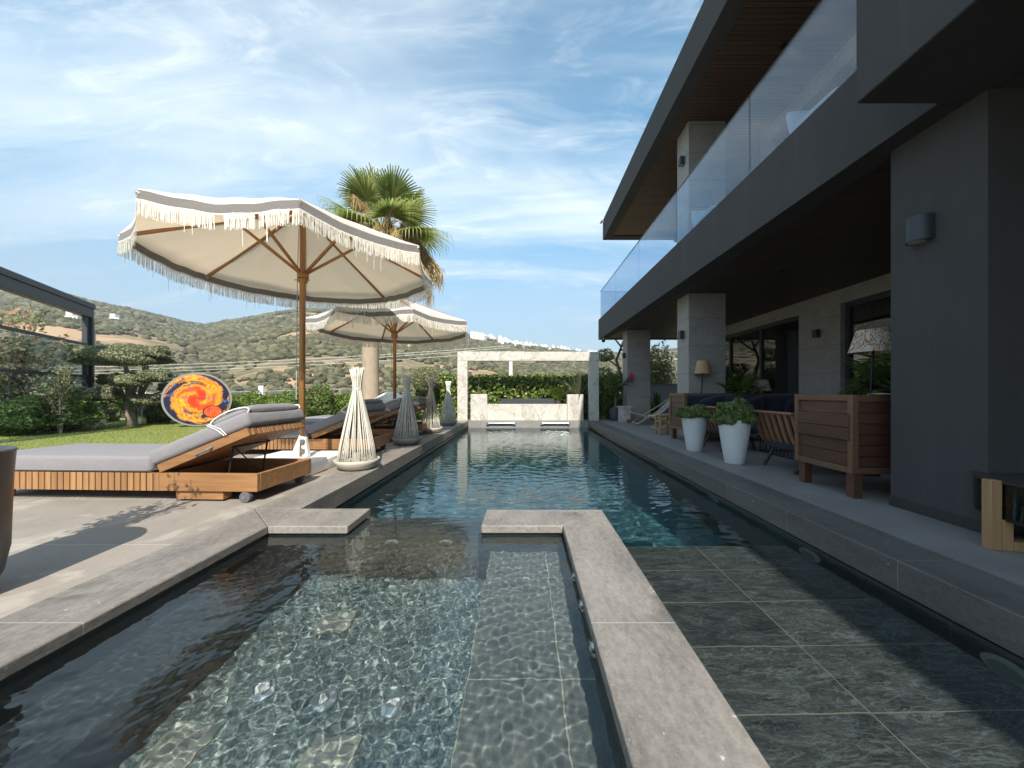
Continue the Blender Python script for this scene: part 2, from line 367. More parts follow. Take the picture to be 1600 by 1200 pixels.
m_navy = fabric("navy_cushion", (.028, .034, .052), .3)
m_pipe = fabric("white_piping", (.78, .76, .72), .05)
m_sling = fabric("light_sling", (.42, .40, .38), .1)
m_canopy = fabric("canopy_canvas", (.80, .77, .72), .06, trans=.34, tcol=(.78, .60, .41))
m_band = fabric("grey_band", (.20, .185, .18), .1, trans=.08)
m_fringe = fabric("cream_fringe", (.82, .785, .71), .1, trans=.2, fine=100)
m_whitem = plain("white_metal", (.80, .79, .76), .45, 0, .05)
m_bolt = plain("grey_bolt", (.25, .26, .25), .5, .6)
m_lanw = plain("cream_cord", (.62, .585, .515), .7, 0, .15)
m_lanwb = plain("cream_bowl", (.52, .485, .42), .6, 0, .15, .1)
m_lang = plain("grey_cord", (.60, .595, .58), .7, 0, .15)
m_langb = plain("grey_bowl", (.34, .34, .335), .6, 0, .15, .1)
m_black = plain("black_metal", (.02, .02, .022), .5, .3)
m_rubber = plain("grey_rubber", (.10, .10, .105), .8)
m_potw = plain("white_speckled_pot", (.62, .63, .64), .7, 0, .12, .1, 40)
m_potd = plain("gunmetal_pot", (.11, .10, .095), .38, .55, .35, .05, 3)
m_potn = plain("navy_pot", (.04, .045, .06), .6)
m_red = plain("red_clay", (.35, .05, .04), .6)
m_cer = None
m_soil = plain("soil", (.06, .045, .03), .95, 0, .3, .5, 20)
m_bark = stone("palm_bark", (.26, .20, .145), (.42, .34, .26), 5, .9, .6, stretch=(3, 3, .8), fine=30)
m_bark2 = stone("grey_bark", (.15, .12, .09), (.27, .22, .18), 8, .9, .6, stretch=(2, 2, .6))
m_leafd = leafy("dark_green_leaf", [(.035, .062, .017), (.095, .15, .034), (.21, .27, .068)])
m_leafh = leafy("hedge_leaf", [(.03, .055, .012), (.10, .15, .025), (.30, .36, .08)], .3, .35)
m_leafb = leafy("bright_bush_leaf", [(.05, .09, .015), (.13, .20, .035), (.26, .33, .07)])
m_leafo = leafy("olive_leaf", [(.09, .105, .05), (.19, .205, .11), (.34, .345, .20)], .2)
m_leafp = leafy("pale_shrub_leaf", [(.08, .10, .03), (.20, .22, .08), (.36, .34, .16)])
m_bract = leafy("peach_bract", [(.42, .22, .13), (.55, .36, .24)], .4)
m_pink = leafy("pink_flower", [(.55, .04, .14), (.70, .10, .25)], .3)
m_palm = leafy("palm_leaf", [(.11, .155, .035), (.21, .25, .065), (.40, .40, .15)], .4, .4)
m_dry = leafy("dry_frond", [(.30, .19, .08), (.48, .33, .16), (.60, .46, .27)], .3, .7)
m_pots = leafy("succulent_leaf", [(.06, .10, .025), (.15, .205, .06), (.26, .33, .13)], .3, .5)
m_blade = leafy("lawn_blade", [(.14, .19, .03), (.24, .27, .05), (.36, .36, .10)], .35)
m_lawn = stone("lawn_base", (.13, .17, .035), (.25, .26, .07), 3, .95, .5, fine=80)
m_bushh = leafy("hill_scrub", [(.056, .056, .030), (.098, .095, .052), (.172, .158, .092)], .1, .9)

# ------------------------------------------------------------------ far land: valley and scrub hills
SKY_X = [-1400, -600, -200, 0, 60, 100, 145, 200, 250, 285, 320, 350, 400, 430, 470, 510, 560, 640, 700, 740, 760, 800, 850, 900, 935, 1000, 1100, 1400, 2400]
SKY_Y = [430, 440, 455, 463, 457, 463, 475, 485, 497, 506, 512, 506, 498, 492, 487, 488, 494, 508, 520, 527, 530, 540, 546, 552, 556, 552, 545, 535, 530]
YC_X = [-1400, -200, 0, 320, 500, 700, 935, 1300, 2400]; YC_Y = [250, 280, 310, 430, 400, 520, 560, 540, 500]
wav = [(rng.uniform(-1, 1), rng.uniform(-1, 1), rng.uniform(0, 6.28)) for _ in range(14)]
def fbm(X, Y, s):
    o = 0
    for i, (a, b, p) in enumerate(wav): 
        k = s * 1.45 ** (i % 7); o = o + np.sin(a * X * k + b * Y * k + p + 1.3 * np.sin(b * X * k * .6 - a * Y * k * .5)) / (1 + (i % 7) * .7)
    return o / 5.0
def terrain(X, Y):
    px = VPX + F_PX * X / Y
    s = (VPY - np.interp(px, SKY_X, SKY_Y)) / F_PX; yc = np.interp(px, YC_X, YC_Y)
    zc = 1 + s * yc; t = np.clip((Y - 30) / (yc - 30), 0, 1)
    z = -5 + (zc + 5) * (.78 * t + .22 * (t * t * (3 - 2 * t)))
    z = z + fbm(X, Y, .018) * 6.0 * t * (1 - t) * 2 + fbm(X + 50, Y, .06) * .7 * t
    z = np.where(Y > yc, zc - (Y - yc) * .2, z)
    return np.where(Y < 30, -5 + (30 - np.maximum(Y, 16)) / 14 * 3.4, z)
ta = np.concatenate([np.linspace(-2.2, -1.6, 14), np.linspace(-1.55, 1.0, 260), np.linspace(1.05, 2.0, 16)])
ys = np.concatenate([np.linspace(16.5, 60, 20), np.linspace(64, 720, 130)])
TA, YS = np.meshgrid(ta, ys); XS = TA * YS
V = np.stack([XS, YS, terrain(XS, YS)], -1).reshape(-1, 3); nx, ny = len(ta), len(ys)
I, J = np.meshgrid(np.arange(nx - 1), np.arange(ny - 1)); a_ = (J * nx + I).ravel()
FQ = np.stack([a_, a_ + 1, a_ + nx + 1, a_ + nx], 1)
mh, t, b = new_mat("dry_hillside"); v = coords(t)
n1 = noise(t, v, .016, 6, .6, .4); n2 = noise(t, v, .3, 5, .6)
c_ = mixc(t, rng_map(t, n2, .35, .65), (.12, .108, .062), (.25, .20, .13))
c_ = mixc(t, rng_map(t, n1, .46, .54), c_, (.40, .275, .175)); t.links.new(c_, b.inputs['Base Color']); b.inputs['Roughness'].default_value = 1
b.inputs['Specular IOR Level'].default_value = 0
struct(np_mesh("hills", V, FQ, mh, smooth=True))
mg = stone("valley_ground", (.10, .09, .05), (.2, .17, .1), .05, .95, 0)
struct(MB().box(-1650, 1650, -1200, 1200, -9, -8).build("ground", mg))

phi = (1 + 5 ** .5) / 2
ICO_V = np.array([(-1,phi,0),(1,phi,0),(-1,-phi,0),(1,-phi,0),(0,-1,phi),(0,1,phi),(0,-1,-phi),(0,1,-phi),(phi,0,-1),(phi,0,1),(-phi,0,-1),(-phi,0,1)]) / (1 + phi ** 2) ** .5
ICO_F = np.array([(0,11,5),(0,5,1),(0,1,7),(0,7,10),(0,10,11),(1,5,9),(5,11,4),(11,10,2),(10,7,6),(7,1,8),(3,9,4),(3,4,2),(3,2,6),(3,6,8),(3,8,9),(4,9,5),(2,4,11),(6,2,10),(8,6,7),(9,8,1)])
def subdivide(V, Fc):
    V = [tuple(x) for x in V]; mid = {}; nf = []
    def mp(a, b):
        k = (min(a, b), max(a, b))
        if k not in mid:
            q = np.array(V[a]) + np.array(V[b]); V.append(tuple(q / np.linalg.norm(q))); mid[k] = len(V) - 1
        return mid[k]
    for a, b, c in Fc:
        x, y, z = mp(a, b), mp(b, c), mp(c, a); nf += [(a, x, z), (b, y, x), (c, z, y), (x, y, z)]
    return np.array(V), np.array(nf)
SPH_V, SPH_F = subdivide(ICO_V, ICO_F)
n = 72000
tb = rng.uniform(-1.62, .9, n); yb = 38 + (rng.random(n) ** .82) * 535
xb = tb * yb; ycb = np.interp(VPX + F_PX * tb, YC_X, YC_Y); pxb = VPX + F_PX * tb
dens = .9 * fbm(xb, yb, .028) + .7 * fbm(xb + 300, yb, .09)
keep = (yb < ycb + 6) & (dens * 2.3 > -.44 + .55 * rng.random(n) - .30 * (yb < 150) - .55 * (yb > ycb * .80)) & ~((pxb > 742) & (pxb < 925) & (yb > ycb * .66) & (rng.random(n) < .6))
xb, yb = xb[keep], yb[keep]; zb = terrain(xb, yb)
rb = rng.uniform(.55, 1.2, len(xb)) ** 1.2 * np.interp(yb, [38, 75, 150, 300, 560], [.45, .75, 1.3, 2.0, 2.7])
def clumps(sel, SV, SF):
    k = sel.sum(); jit = rng.uniform(.55, 1.3, (k, len(SV), 1))
    VV = SV[None] * jit * rb[sel][:, None, None] * np.array([1.12, 1.12, .85]) + np.stack([xb[sel], yb[sel], zb[sel] + rb[sel] * .45], 1)[:, None]
    return VV.reshape(-1, 3), (SF[None] + (np.arange(k) * len(SV))[:, None, None]).reshape(-1, 3)
v1, f1 = clumps(yb < 190, SPH_V, SPH_F); v2, f2 = clumps(yb >= 190, ICO_V, ICO_F)
scrub = np_mesh("hill_scrub", np.concatenate([v1, v2]), np.concatenate([f1, f2 + len(v1)]), m_bushh)
tag(scrub, "dark olive scrub covering the dry hills across the valley", "scrub", kind='stuff')

m_house = plain("white_house_wall", (.72, .70, .66), .8, 0, .08); m_hroof = plain("house_roof", (.5, .46, .42), .8)
def far_house(name, x, y, wd, dp, h, label, cat, group, rz):
    z = float(terrain(np.array(x), np.array(y))); r = thing(name, label, cat, (x, y, z - 1), rz, group)
    MB().box(-wd/2, wd/2, -dp/2, dp/2, 0, h + 1).build("wall", m_house, r)
    MB().box(-wd/2 + .2, wd*.05, -dp/2 + .3, dp*.3, h + 1.001, h + 3.2).build("upper_floor", m_house, r)
    if not group:
        for q in (-.3, 0, .3): MB().box(wd*q - .3, wd*q + .3, -dp/2 - .06, -dp/2 + .05, 1.6, 2.6).build("window", m_inter, r)
    return r
k = 0
while k < 92:
    px = random.uniform(738, 938); ysk = np.interp(px, SKY_X, SKY_Y); q = random.random() ** 1.4
    Y = np.interp(px, YC_X, YC_Y) * (1 - .36 * q) - 2; X = (px - VPX) * Y / F_PX
    if px > 830 and q > .5: k += 1; continue
    far_house("village_house", X, Y, random.uniform(4, 7), random.uniform(4, 7), random.uniform(2.5, 5), "small white cube house in the village strung along the far ridge", "house", "white houses of the ridge village", random.uniform(-.5, .5)); k += 1
for px, Y, lb in ((105, 190, "white house at the foot of the hill seen through the left glass enclosure"), (183, 200, "flat roofed pale house just above the clipped olive's top pad"), (118, 160, "long low white house behind the leftmost shrub"), (860, 330, "white house alone below the ridge village, right of the pole")):
    far_house("farmhouse", (px - VPX) * Y / F_PX, Y, 4.5, 4, 2.0, lb, "house", None, .2)

# utility pole and the cables across the valley
mcon = plain("concrete_pole", (.62, .58, .52), .8)
p = at(798, 590, 48); up = thing("utility_pole", "pale concrete utility pole seen through the marble frame", "pole", (p.x, 48, -4))
MB().tube([(0, 0, 0), (0, 0, 9.6)], [.30, .24], 12).build("shaft", mcon, up); MB().box(-.9, .9, -.12, .12, 9.2, 9.45).build("crossarm", mcon, up)
m_wire = plain("wire", (.55, .53, .5), .6)
cb = MB()
for k, (y0, y1) in enumerate(((573, 543), (577, 549), (566, 540), (606, 607))):
    A, B = at(-150, y0 + 9, 52), at(798 if k < 3 else 560, y1, 48 if k < 3 else 52); pts = []
    for i in range(21): u = i / 20; pts.append(A.lerp(B, u) + Vector((0, 0, -.9 * 4 * u * (1 - u) * (.4 if k == 3 else 1))))
    cb.tube(pts, .028, 5)
tag(cb.build("power_cables", m_wire), "thin pale power cables strung across the hillside", "cables")

# ------------------------------------------------------------------ ground, pool and paving
struct(MB().box(-15.5, -5.35, -9, 16.4, -6, -.02).box(-5.35, -2.3, 12.9, 16.4, -6, -.021).box(-2.3, 12, 13.35, 16.4, -6, -.019).build("lawn", m_lawn))
struct(MB().box(-5.35, -2.307, -9, 12.9, -.3, 0).build("deck", m_deck))
struct(MB().box(2.556, 14, -9, 13.35, -.3, 0).build("terrace", m_terr))
lc = MB(); lc.add([(-2.307,-1,.004),(-1.9,-1,.004),(-1.9,2.75,.004),(-2.307,3.17,.004),(-2.307,-1,-.055),(-1.9,-1,-.055),(-1.9,2.75,-.055),(-2.307,3.17,-.055)],
    [(0,1,2,3),(7,6,5,4),(0,4,5,1),(1,5,6,2),(2,6,7,3),(3,7,4,0)])
struct(lc.build("spa_coping_left", m_cop, bevel=.008))
lb = MB(); lb.add([(-2.303,3.17,.004),(-1.897,2.75,.004),(-1.31,2.75,.004),(-1.31,3.17,.004),(-2.303,3.17,-.055),(-1.897,2.75,-.055),(-1.31,2.75,-.055),(-1.31,3.17,-.055)],
    [(0,1,2,3),(7,6,5,4),(0,4,5,1),(1,5,6,2),(2,6,7,3),(3,7,4,0)])
struct(lb.build("spa_coping_block_left", m_cop, bevel=.008))
rb_ = MB(); rb_.add([(-.32,2.76,.004),(.284,2.76,.004),(.652,3.14,.004),(-.32,3.14,.004),(-.32,2.76,-.055),(.284,2.76,-.055),(.652,3.14,-.055),(-.32,3.14,-.055)],
    [(0,1,2,3),(7,6,5,4),(0,4,5,1),(1,5,6,2),(2,6,7,3),(3,7,4,0)])
struct(rb_.build("spa_coping_block_right", m_cop, bevel=.008))
dv = MB(); dv.add([(.288,-1,.004),(.655,-1,.004),(.655,3.14,.004),(.288,2.76,.004),(.288,-1,-.055),(.655,-1,-.055),(.655,3.14,-.055),(.288,2.76,-.055)],
    [(0,1,2,3),(7,6,5,4),(0,4,5,1),(1,5,6,2),(2,6,7,3),(3,7,4,0)])
struct(dv.build("spa_divider_coping", m_cop, bevel=.006))
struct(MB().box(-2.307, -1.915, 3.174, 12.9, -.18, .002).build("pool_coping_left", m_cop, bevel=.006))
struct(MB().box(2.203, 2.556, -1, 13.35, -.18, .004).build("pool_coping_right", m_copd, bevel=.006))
# spa shell
sw = MB()
sw.box(-2.3, -1.93, -.9, 3.1, -1.2, -.057).box(.31, .63, -.9, 3.12, -1.2, -.057)                # side walls
sw.box(-1.93, -1.33, 2.775, 3.1, -1.2, -.057).box(-.34, .31, 2.785, 3.1, -1.2, -.057)           # far wall under the blocks
sw.box(-1.33, -.34, 2.76, 3.13, -1.2, -.082)                                                   # weir
sw.box(-1.93, .31, -1.2, -.9, -1.2, 0)
struct(sw.build("spa_walls", m_wall_t))
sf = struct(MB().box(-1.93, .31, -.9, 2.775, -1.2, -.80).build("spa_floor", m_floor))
sb1 = struct(MB().box(-.25, .31, -.9, 2.785, -.799, -.40).build("spa_bench_right", m_bench))
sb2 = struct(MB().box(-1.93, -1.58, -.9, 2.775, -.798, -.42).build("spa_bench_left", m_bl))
# main pool shell
struct(MB().box(-2.3, -1.945, 3.1, 12.76, -1.6, -.212).box(-2.3, -1.98, 3.1, 12.74, -.212, -.18).build("pool_wall_left", m_wall_t))
struct(MB().box(2.252, 2.55, -1, 12.76, -1.6, -.212).box(2.36, 2.55, -1, 12.76, -.212, -.18).build("pool_wall_right", m_wall_t))
struct(MB().box(-2.3, 2.55, 12.75, 13.34, -1.6, -.001).build("pool_end_wall", m_endw))
struct(MB().box(-2.0, 2.3, 3.05, 12.8, -1.75, -1.5).build("pool_floor", m_pfloor))
sh = struct(MB().box(.632, 2.252, -.9, 3.16, -1.5, -.455).build("pool_shelf", m_tile))
struct(MB().box(-2.3, 2.55, -1.3, -.9, -1.6, -.012).build("pool_near_wall", m_wall_t))
for o in bpy.data.objects:
    if o.name in ("spa_floor", "spa_bench_right", "spa_bench_left", "pool_shelf", "spa_walls", "pool_floor", "pool_wall_right", "pool_wall_left"): o.cycles.is_caustics_receiver = True

def waves(X, Y, seed, amp, l0, l1, n, dirs):
    r = np.random.default_rng(seed); Z = np.zeros_like(X)
    for i in range(n):
        L = l0 * (l1 / l0) ** r.random(); a = r.normal(*dirs); k = 2 * math.pi / L
        Z += amp * (L / l1) ** 1.15 * np.sin(k * (np.cos(a) * X + np.sin(a) * Y) + r.uniform(0, 6.28) + .6 * np.sin(1.7 * X + i) + .6 * np.sin(1.3 * Y - i))
    return Z / n ** .5
def water(name, x0, x1, y0, y1, st, z, inside, mat, hf):
    xs = np.linspace(x0, x1, int((x1 - x0) / st) + 1); ysn = np.linspace(y0, y1, int((y1 - y0) / st) + 1)
    X, Y = np.meshgrid(xs, ysn); Vw = np.stack([X, Y, z + hf(X, Y)], -1).reshape(-1, 3); nx = len(xs)
    I, J = np.meshgrid(np.arange(nx - 1), np.arange(len(ysn) - 1)); i0 = (J * nx + I).ravel()
    cx, cy = (xs[I] + xs[I + 1]).ravel() / 2, (ysn[J] + ysn[J + 1]).ravel() / 2
    i0 = i0[inside(cx, cy)]
    o = np_mesh(name, Vw, np.stack([i0, i0 + 1, i0 + nx + 1, i0 + nx], 1), mat, smooth=True)
    bm_ = __import__('bmesh').new(); bm_.from_mesh(o.data)
    import bmesh; bmesh.ops.delete(bm_, geom=[v for v in bm_.verts if not v.link_faces], context='VERTS'); bm_.to_mesh(o.data); bm_.free()
    o.cycles.is_caustics_caster = True; return struct(o)
def water_mat(name, c):
    m, t, b = new_mat(name); t.nodes.remove(b); g = N(t, 'ShaderNodeBsdfGlass'); g.inputs['IOR'].default_value = 1.333
    g.inputs['Roughness'].default_value = 0; g.inputs['Color'].default_value = (*c, 1)
    t.links.new(g.outputs[0], t.nodes['Material Output'].inputs[0]); return m
m_ws = water_mat("spa_water", (.93, .98, .97)); m_wp = water_mat("pool_water", (.93, .98, .98))
water("spa_water", -1.93, .31, -.9, 3.14, .0062, -.066, lambda x, y: (y < 2.775) | ((x > -1.33) & (x < -.34)), m_ws,
      lambda X, Y: (waves(X, Y, 3, .00046, .028, .085, 40, (.9, 1.6)) + waves(X, Y, 8, .0011, .12, .30, 16, (.9, .9))) * np.clip((2.95 - Y) / .3, .25, 1))
water("pool_water", -1.945, 2.252, -.9, 12.75, .021, -.236, lambda x, y: (y > 3.11) | (x > .64), m_wp,
      lambda X, Y: waves(X, Y, 5, .0021, .05, .26, 40, (1.55, .5)) * np.interp(Y, [0, 3, 4.5], [.45, .6, 1]))

def pool_light(name, loc, nrm, r, label):
    "round underwater lamp: flat rim and lens facing nrm"
    q = Vector(nrm).to_track_quat('Z', 'Y').to_euler(); o = thing(name, label, "pool light", loc); o.rotation_euler = q
    MB().lathe([(r, 0), (r, .012), (r * .72, .02)], 28).build("rim", m_langb, o, True); MB().lathe([(r * .7, .004), (r * .66, .023), (.005, .027)], 28).build("lens", m_lens2, o, True); return o
m_lens2 = plain("pool_lamp_lens", (.17, .20, .19), .3, 0, .05)
m_lens = plain("lamp_lens", (.42, .46, .44), .3, 0, .05)
for k, (y, lb) in enumerate(((1.72, "round pool light beside the middle of the shallow tiled shelf"), (2.92, "round pool light in the pool wall just before the end of the tiled shelf"),
                             (4.4, "round pool light in the pool wall below the nearer white planter"), (6.1, "round pool light in the pool wall below the far white planter"))):
    pool_light("pool_light", (2.25, y, -.37), (-1, 0, 0), .105, lb)
for k, (x, lb) in enumerate(((-.98, "brass light in the spa wall under the weir, left one"), (-.58, "brass light in the spa wall under the weir, right one"))):
    pool_light("spa_light", (x, 2.758, -.20), (0, -1, 0), .05, lb)
for k, (y, lb) in enumerate(((2.28, "small jet nozzle in the divider wall of the spa, farthest of three"), (1.98, "small jet nozzle in the divider wall of the spa, middle of three"), (1.66, "small jet nozzle in the divider wall of the spa, nearest of three"))):
    o = thing("wall_jet", lb, "spa jet", (.309, y, -.22)); o.rotation_euler = (0, R(-90), 0)
    MB().lathe([(.05, 0), (.045, .012), (.02, .014)], 20).build("ring", m_alu, o, True); MB().lathe([(.018, .0), (.016, .018), (.004, .02)], 14).build("nozzle", m_whitem, o, True)
m_jet = plain("jet_steel", (.42, .46, .50), .35, .3, .3, 0, 60)
for k, (x, y, lb) in enumerate(((-1.27, 1.80, "white bubbling floor jet in the spa, leftmost of three"), (-.95, 1.76, "white bubbling floor jet in the spa, middle of three"), (-.62, 1.76, "white bubbling floor jet in the spa, rightmost of three"))):
    o = thing("floor_jet", lb, "spa jet", (x, y, -.799))
    MB().lathe([(.062, 0), (.058, .02), (.034, .03), (.03, .012)], 24).build("ring", m_jet, o, True)
    mbj = MB()
    for q in range(5): mbj.lathe([(.011, .012), (.011, .035), (.004, .04)], 10, (.016 * math.cos(q * 1.257), .016 * math.sin(q * 1.257), 0))
    mbj.build("nozzle", m_whitem, o, True)
m_drain = plain("pale_grate", (.40, .395, .34), .6, 0, .2)
for x, y, lb in ((-1.16, 2.28, "pale square drain cover on the spa floor behind the jets"), (-1.42, 1.52, "pale square drain cover on the spa floor, left one at the bottom edge"), (-.80, 1.50, "pale square drain cover on the spa floor, right one at the bottom edge")):
    o = thing("drain_cover", lb, "drain cover", (x, y, -.799)); MB().box(-.1, .1, -.1, .1, 0, .02).build("plate", m_drain, o, bevel=.006)
    g = MB()
    for q in range(6): g.box(-.08, .08, -.085 + q * .03, -.075 + q * .03, .021, .024)
    g.build("grate", m_langb, o)

# water blades on the end wall
sp0 = None
for x0, x1, lb in ((-1.24, -.33, "steel water spout bar on the pool end wall, left one"), (.62, 1.52, "steel water spout bar on the pool end wall, right one")):
    o = thing("water_spout", lb, "spout", ((x0 + x1) / 2, 12.75, -.085)); h = (x1 - x0) / 2
    MB().tube([(-h, -.06, 0), (h, -.06, 0)], .032, 14).build("bar", m_alu, o, True)
    e = MB()
    for s in (-1, 1): e.tube([(s * h, 0, 0), (s * h, -.075, 0)], .052, 14)
    e.build("end_cap", m_alu, o, True)

# marble frame and fountain wall
fr = thing("marble_arch", "freestanding white marble frame arching over the far end of the pool", "frame", (0, 12.78, 0))
MB().box(-2.30, -1.955, 0, .22, 0, 2.06).build("post", m_marble, fr, bevel=.006)
MB().box(2.235, 2.575, 0, .22, 0.005, 2.06).build("post", m_marble, fr, bevel=.006)
MB().box(-2.30, .02, -.003, .223, 2.062, 2.385).build("beam", m_marble, fr, bevel=.006); MB().box(.024, 2.575, 0, .22, 2.062, 2.375).build("beam", m_marble, fr, bevel=.006)
fw = thing("fountain_wall", "low white marble wall with two square pillars at the pool end", "wall", (0, 12.9, 0))
MB().box(-1.86, -1.29, -.02, .42, 0, .915).build("pillar", m_marble, fw, bevel=.006); MB().box(1.50, 2.06, -.02, .42, 0, .905).build("pillar", m_marble, fw, bevel=.006)
MB().box(-1.288, 1.498, .04, .36, 0, .565).build("panel", m_marble, fw, bevel=.004)
tr = thing("planter_trough", "long dark grey trough standing behind the low marble wall", "planter", (.12, 13.42, 0))
MB().box(-.97, .97, -.1, .25, 0, .74).build("body", m_frame, tr, bevel=.006); MB().box(-.93, .93, -.06, .21, .741, .748).build("soil", m_soil, tr)
for x, lb in ((-1.58, "thin steel torch on the left marble pillar"), (1.86, "thin steel torch on the right marble pillar")):
    o = thing("garden_torch", lb, "torch", (x, 13.05, .91)); MB().lathe([(.05, 0), (.05, .015), (.012, .02), (.010, .1), (.01, .45), (.02, .46), (.02, .52)], 12).build("stem", m_frame, o, True)
    MB().lathe([(.012, .52), (.012, .545), (.002, .55)], 10).build("wick", m_soil, o)

# ------------------------------------------------------------------ the house
hs = thing("house", "modern charcoal house with a glass balcony and timber soffits beside the pool", "house", (0, 0, 0))
def part(name, mb, mat, parent=hs, **k): return mb.build(name, mat, parent, **k)
ZS, ZT, ZR, ZRT, XF = 3.12, 3.94, 6.86, 7.62, 3.04
YN = -13
sbm = MB().box(XF, XF + .29, YN, 15.2, ZS, ZT).box(XF + .29, 12, 14.85, 15.2, ZS, ZT).box(XF + .29, 12, YN, 14.85, ZS + .06, ZT - .003)
slab = part("balcony_slab", sbm, m_dark)
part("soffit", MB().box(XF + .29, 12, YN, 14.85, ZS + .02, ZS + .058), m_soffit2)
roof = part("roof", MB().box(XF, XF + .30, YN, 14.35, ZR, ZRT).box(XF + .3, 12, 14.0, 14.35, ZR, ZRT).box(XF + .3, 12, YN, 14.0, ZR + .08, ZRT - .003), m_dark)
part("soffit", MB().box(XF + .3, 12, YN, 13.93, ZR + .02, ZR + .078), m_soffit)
bay = part("bay", MB().box(2.435, 12, -.6, 2.72, ZS - .004, ZR - .004), m_dark)
for y in (12.86, 8.06): part("column", MB().box(3.57, 4.375, y, y + .6, 0, ZS + .02), m_trav, bevel=.006)
part("column", MB().box(3.57, 4.375, 8.06, 8.66, ZT - .003, ZR + .02), m_trav, bevel=.006)
part("pier", MB().box(3.23, 5.6, 2.585, 3.27, .0, ZS), m_dark); part("skirting", MB().box(3.222, 5.6, 2.578, 3.278, .001, .085), m_under)
part("underside", MB().box(XF - .004, XF + .285, 2.73, 14.8, ZS - .008, ZS - .002).box(2.44, XF + .285, -.59, 2.715, ZS - .012, ZS - .005).box(XF - .004, XF + .285, YN, -.61, ZS - .008, ZS - .002), m_under)
# ground floor facade
XW = 6.6
part("stone_wall", MB().box(XW, XW + .35, 7.75, 8.92, 0, ZS + .02).box(XW, XW + .35, 13.7, 14.4, 0, ZS + .02).box(XW + .002, XW + .35, -6, 7.75, 2.84, ZS + .02).box(XW + .002, XW + .35, 8.92, 13.7, 2.84, ZS + .02), m_trav)
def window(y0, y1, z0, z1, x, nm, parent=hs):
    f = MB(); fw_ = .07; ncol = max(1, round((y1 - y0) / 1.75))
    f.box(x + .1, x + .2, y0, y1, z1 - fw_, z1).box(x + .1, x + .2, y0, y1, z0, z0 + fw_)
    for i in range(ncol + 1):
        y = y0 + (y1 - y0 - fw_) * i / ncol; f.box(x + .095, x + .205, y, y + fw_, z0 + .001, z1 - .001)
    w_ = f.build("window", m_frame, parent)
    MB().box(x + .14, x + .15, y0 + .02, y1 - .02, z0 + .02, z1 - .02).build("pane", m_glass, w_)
    c = MB(); vs, fs = [], []; n_ = int((y1 - y0) * 14)
    for i in range(n_ + 1):
        y = y0 + (y1 - y0) * i / n_; dx = .06 * math.sin(i * 2.1) + .02 * math.sin(i * .7)
        vs += [(x + .55 + dx, y, z0 + .03), (x + .55 + dx, y, z1)]
    for i in range(n_):
        if (i // 12) % 3 != 1: fs.append((2*i, 2*i+1, 2*i+3, 2*i+2))
    c.add(vs, fs); c.build("curtain", m_curt, w_)
window(8.93, 13.69, .02, 2.835, XW, "w"); window(.5, 7.74, .02, 2.835, XW, "w")
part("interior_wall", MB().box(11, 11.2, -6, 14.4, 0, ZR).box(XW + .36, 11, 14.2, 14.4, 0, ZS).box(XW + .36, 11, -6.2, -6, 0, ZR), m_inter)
# upper facade
part("upper_wall", MB().box(5.44, 5.75, 2.73, 8.55, 6.54, ZR + .02).box(5.44, 5.75, 8.2, 8.55, ZT, 6.538), m_trav)
part("upper_wall", MB().box(5.6, 5.9, 8.56, 13.9, 6.6, ZR + .02), m_dark)
window(2.75, 8.19, ZT + .02, 6.53, 5.46, "u"); window(8.58, 13.9, ZT + .02, 6.59, 5.62, "u")
# balustrade
gl = [2.74, 5.10, 7.55, 10.04, 12.57, 15.06]
for a, b in zip(gl, gl[1:]):
    g = part("glass_panel", MB().box(3.095, 3.11, a + .008, b - .008, ZT - .03, 5.06), m_bglass)
    MB().box(3.09, 3.115, a + .008, b - .008, 5.061, 5.072).build("edge", m_frame, g)
g = part("glass_panel", MB().box(3.12, 5.4, 15.05, 15.065, ZT - .03, 5.06), m_bglass); MB().box(3.09, 5.4, 15.045, 15.07, 5.061, 5.072).build("edge", m_frame, g)
part("glass_channel", MB().box(3.07, 3.135, 2.74, 15.09, ZT, ZT + .022), m_alu)
dl = [(4.6, 4.2, 6), (4.6, 6.6, 6), (4.6, 9.4, 6), (4.6, 11.4, 6), (4.6, 13.6, 6)]
for x, y, z in dl:
    MB().lathe([(.06, 0), (.06, .02)], 16, (x, y, ZS + .008)).build("downlight", m_black, hs)
    MB().lathe([(.06, 0), (.06, .02)], 16, (x - .2, y - .3, ZR + .008)).build("downlight", m_black, hs)

def wall_lamp(x, y, z, label, half=False):
    o = thing("wall_lamp", label, "wall lamp", (x, y, z))
    if half:
        pr = [( -.001, -.095)] ; m_ = MB(); vs, fs = [], []
        for zz_ in (-.1, .1):
            for i in range(13):
                a = math.pi * i / 12; vs.append((-.03 - .085 * math.sin(a), .085 * math.cos(a), zz_))
            vs += [(0, -.085, zz_), (0, .085, zz_)]
        n_ = 15
        for i in range(n_): fs.append((i, (i + 1) % n_, n_ + (i + 1) % n_, n_ + i))
        fs += [tuple(reversed(range(n_))), tuple(range(n_, 2 * n_))]
        m_.add(vs, fs).build("housing", m_frame, o, bevel=.004)
        MB().lathe([(.055, -.001), (.055, .0)], 16, (-.055, 0, -.103)).build("lens", m_lens, o)
    else:
        MB().box(-.1, 0, -.06, .06, -.09, .09).build("housing", m_frame, o, bevel=.006)
        MB().lathe([(.035, 0), (.035, .003)], 14, (-.05, 0, -.094)).build("lens", m_lens, o)
    return o
wall_lamp(3.23, 3.0, 2.31, "round fronted grey wall lamp on the near charcoal pier", True)
wall_lamp(3.57, 8.32, 2.27, "dark box wall lamp on the nearer stone column under the balcony")
wall_lamp(3.57, 13.1, 2.27, "dark box wall lamp on the far stone column at the terrace end")
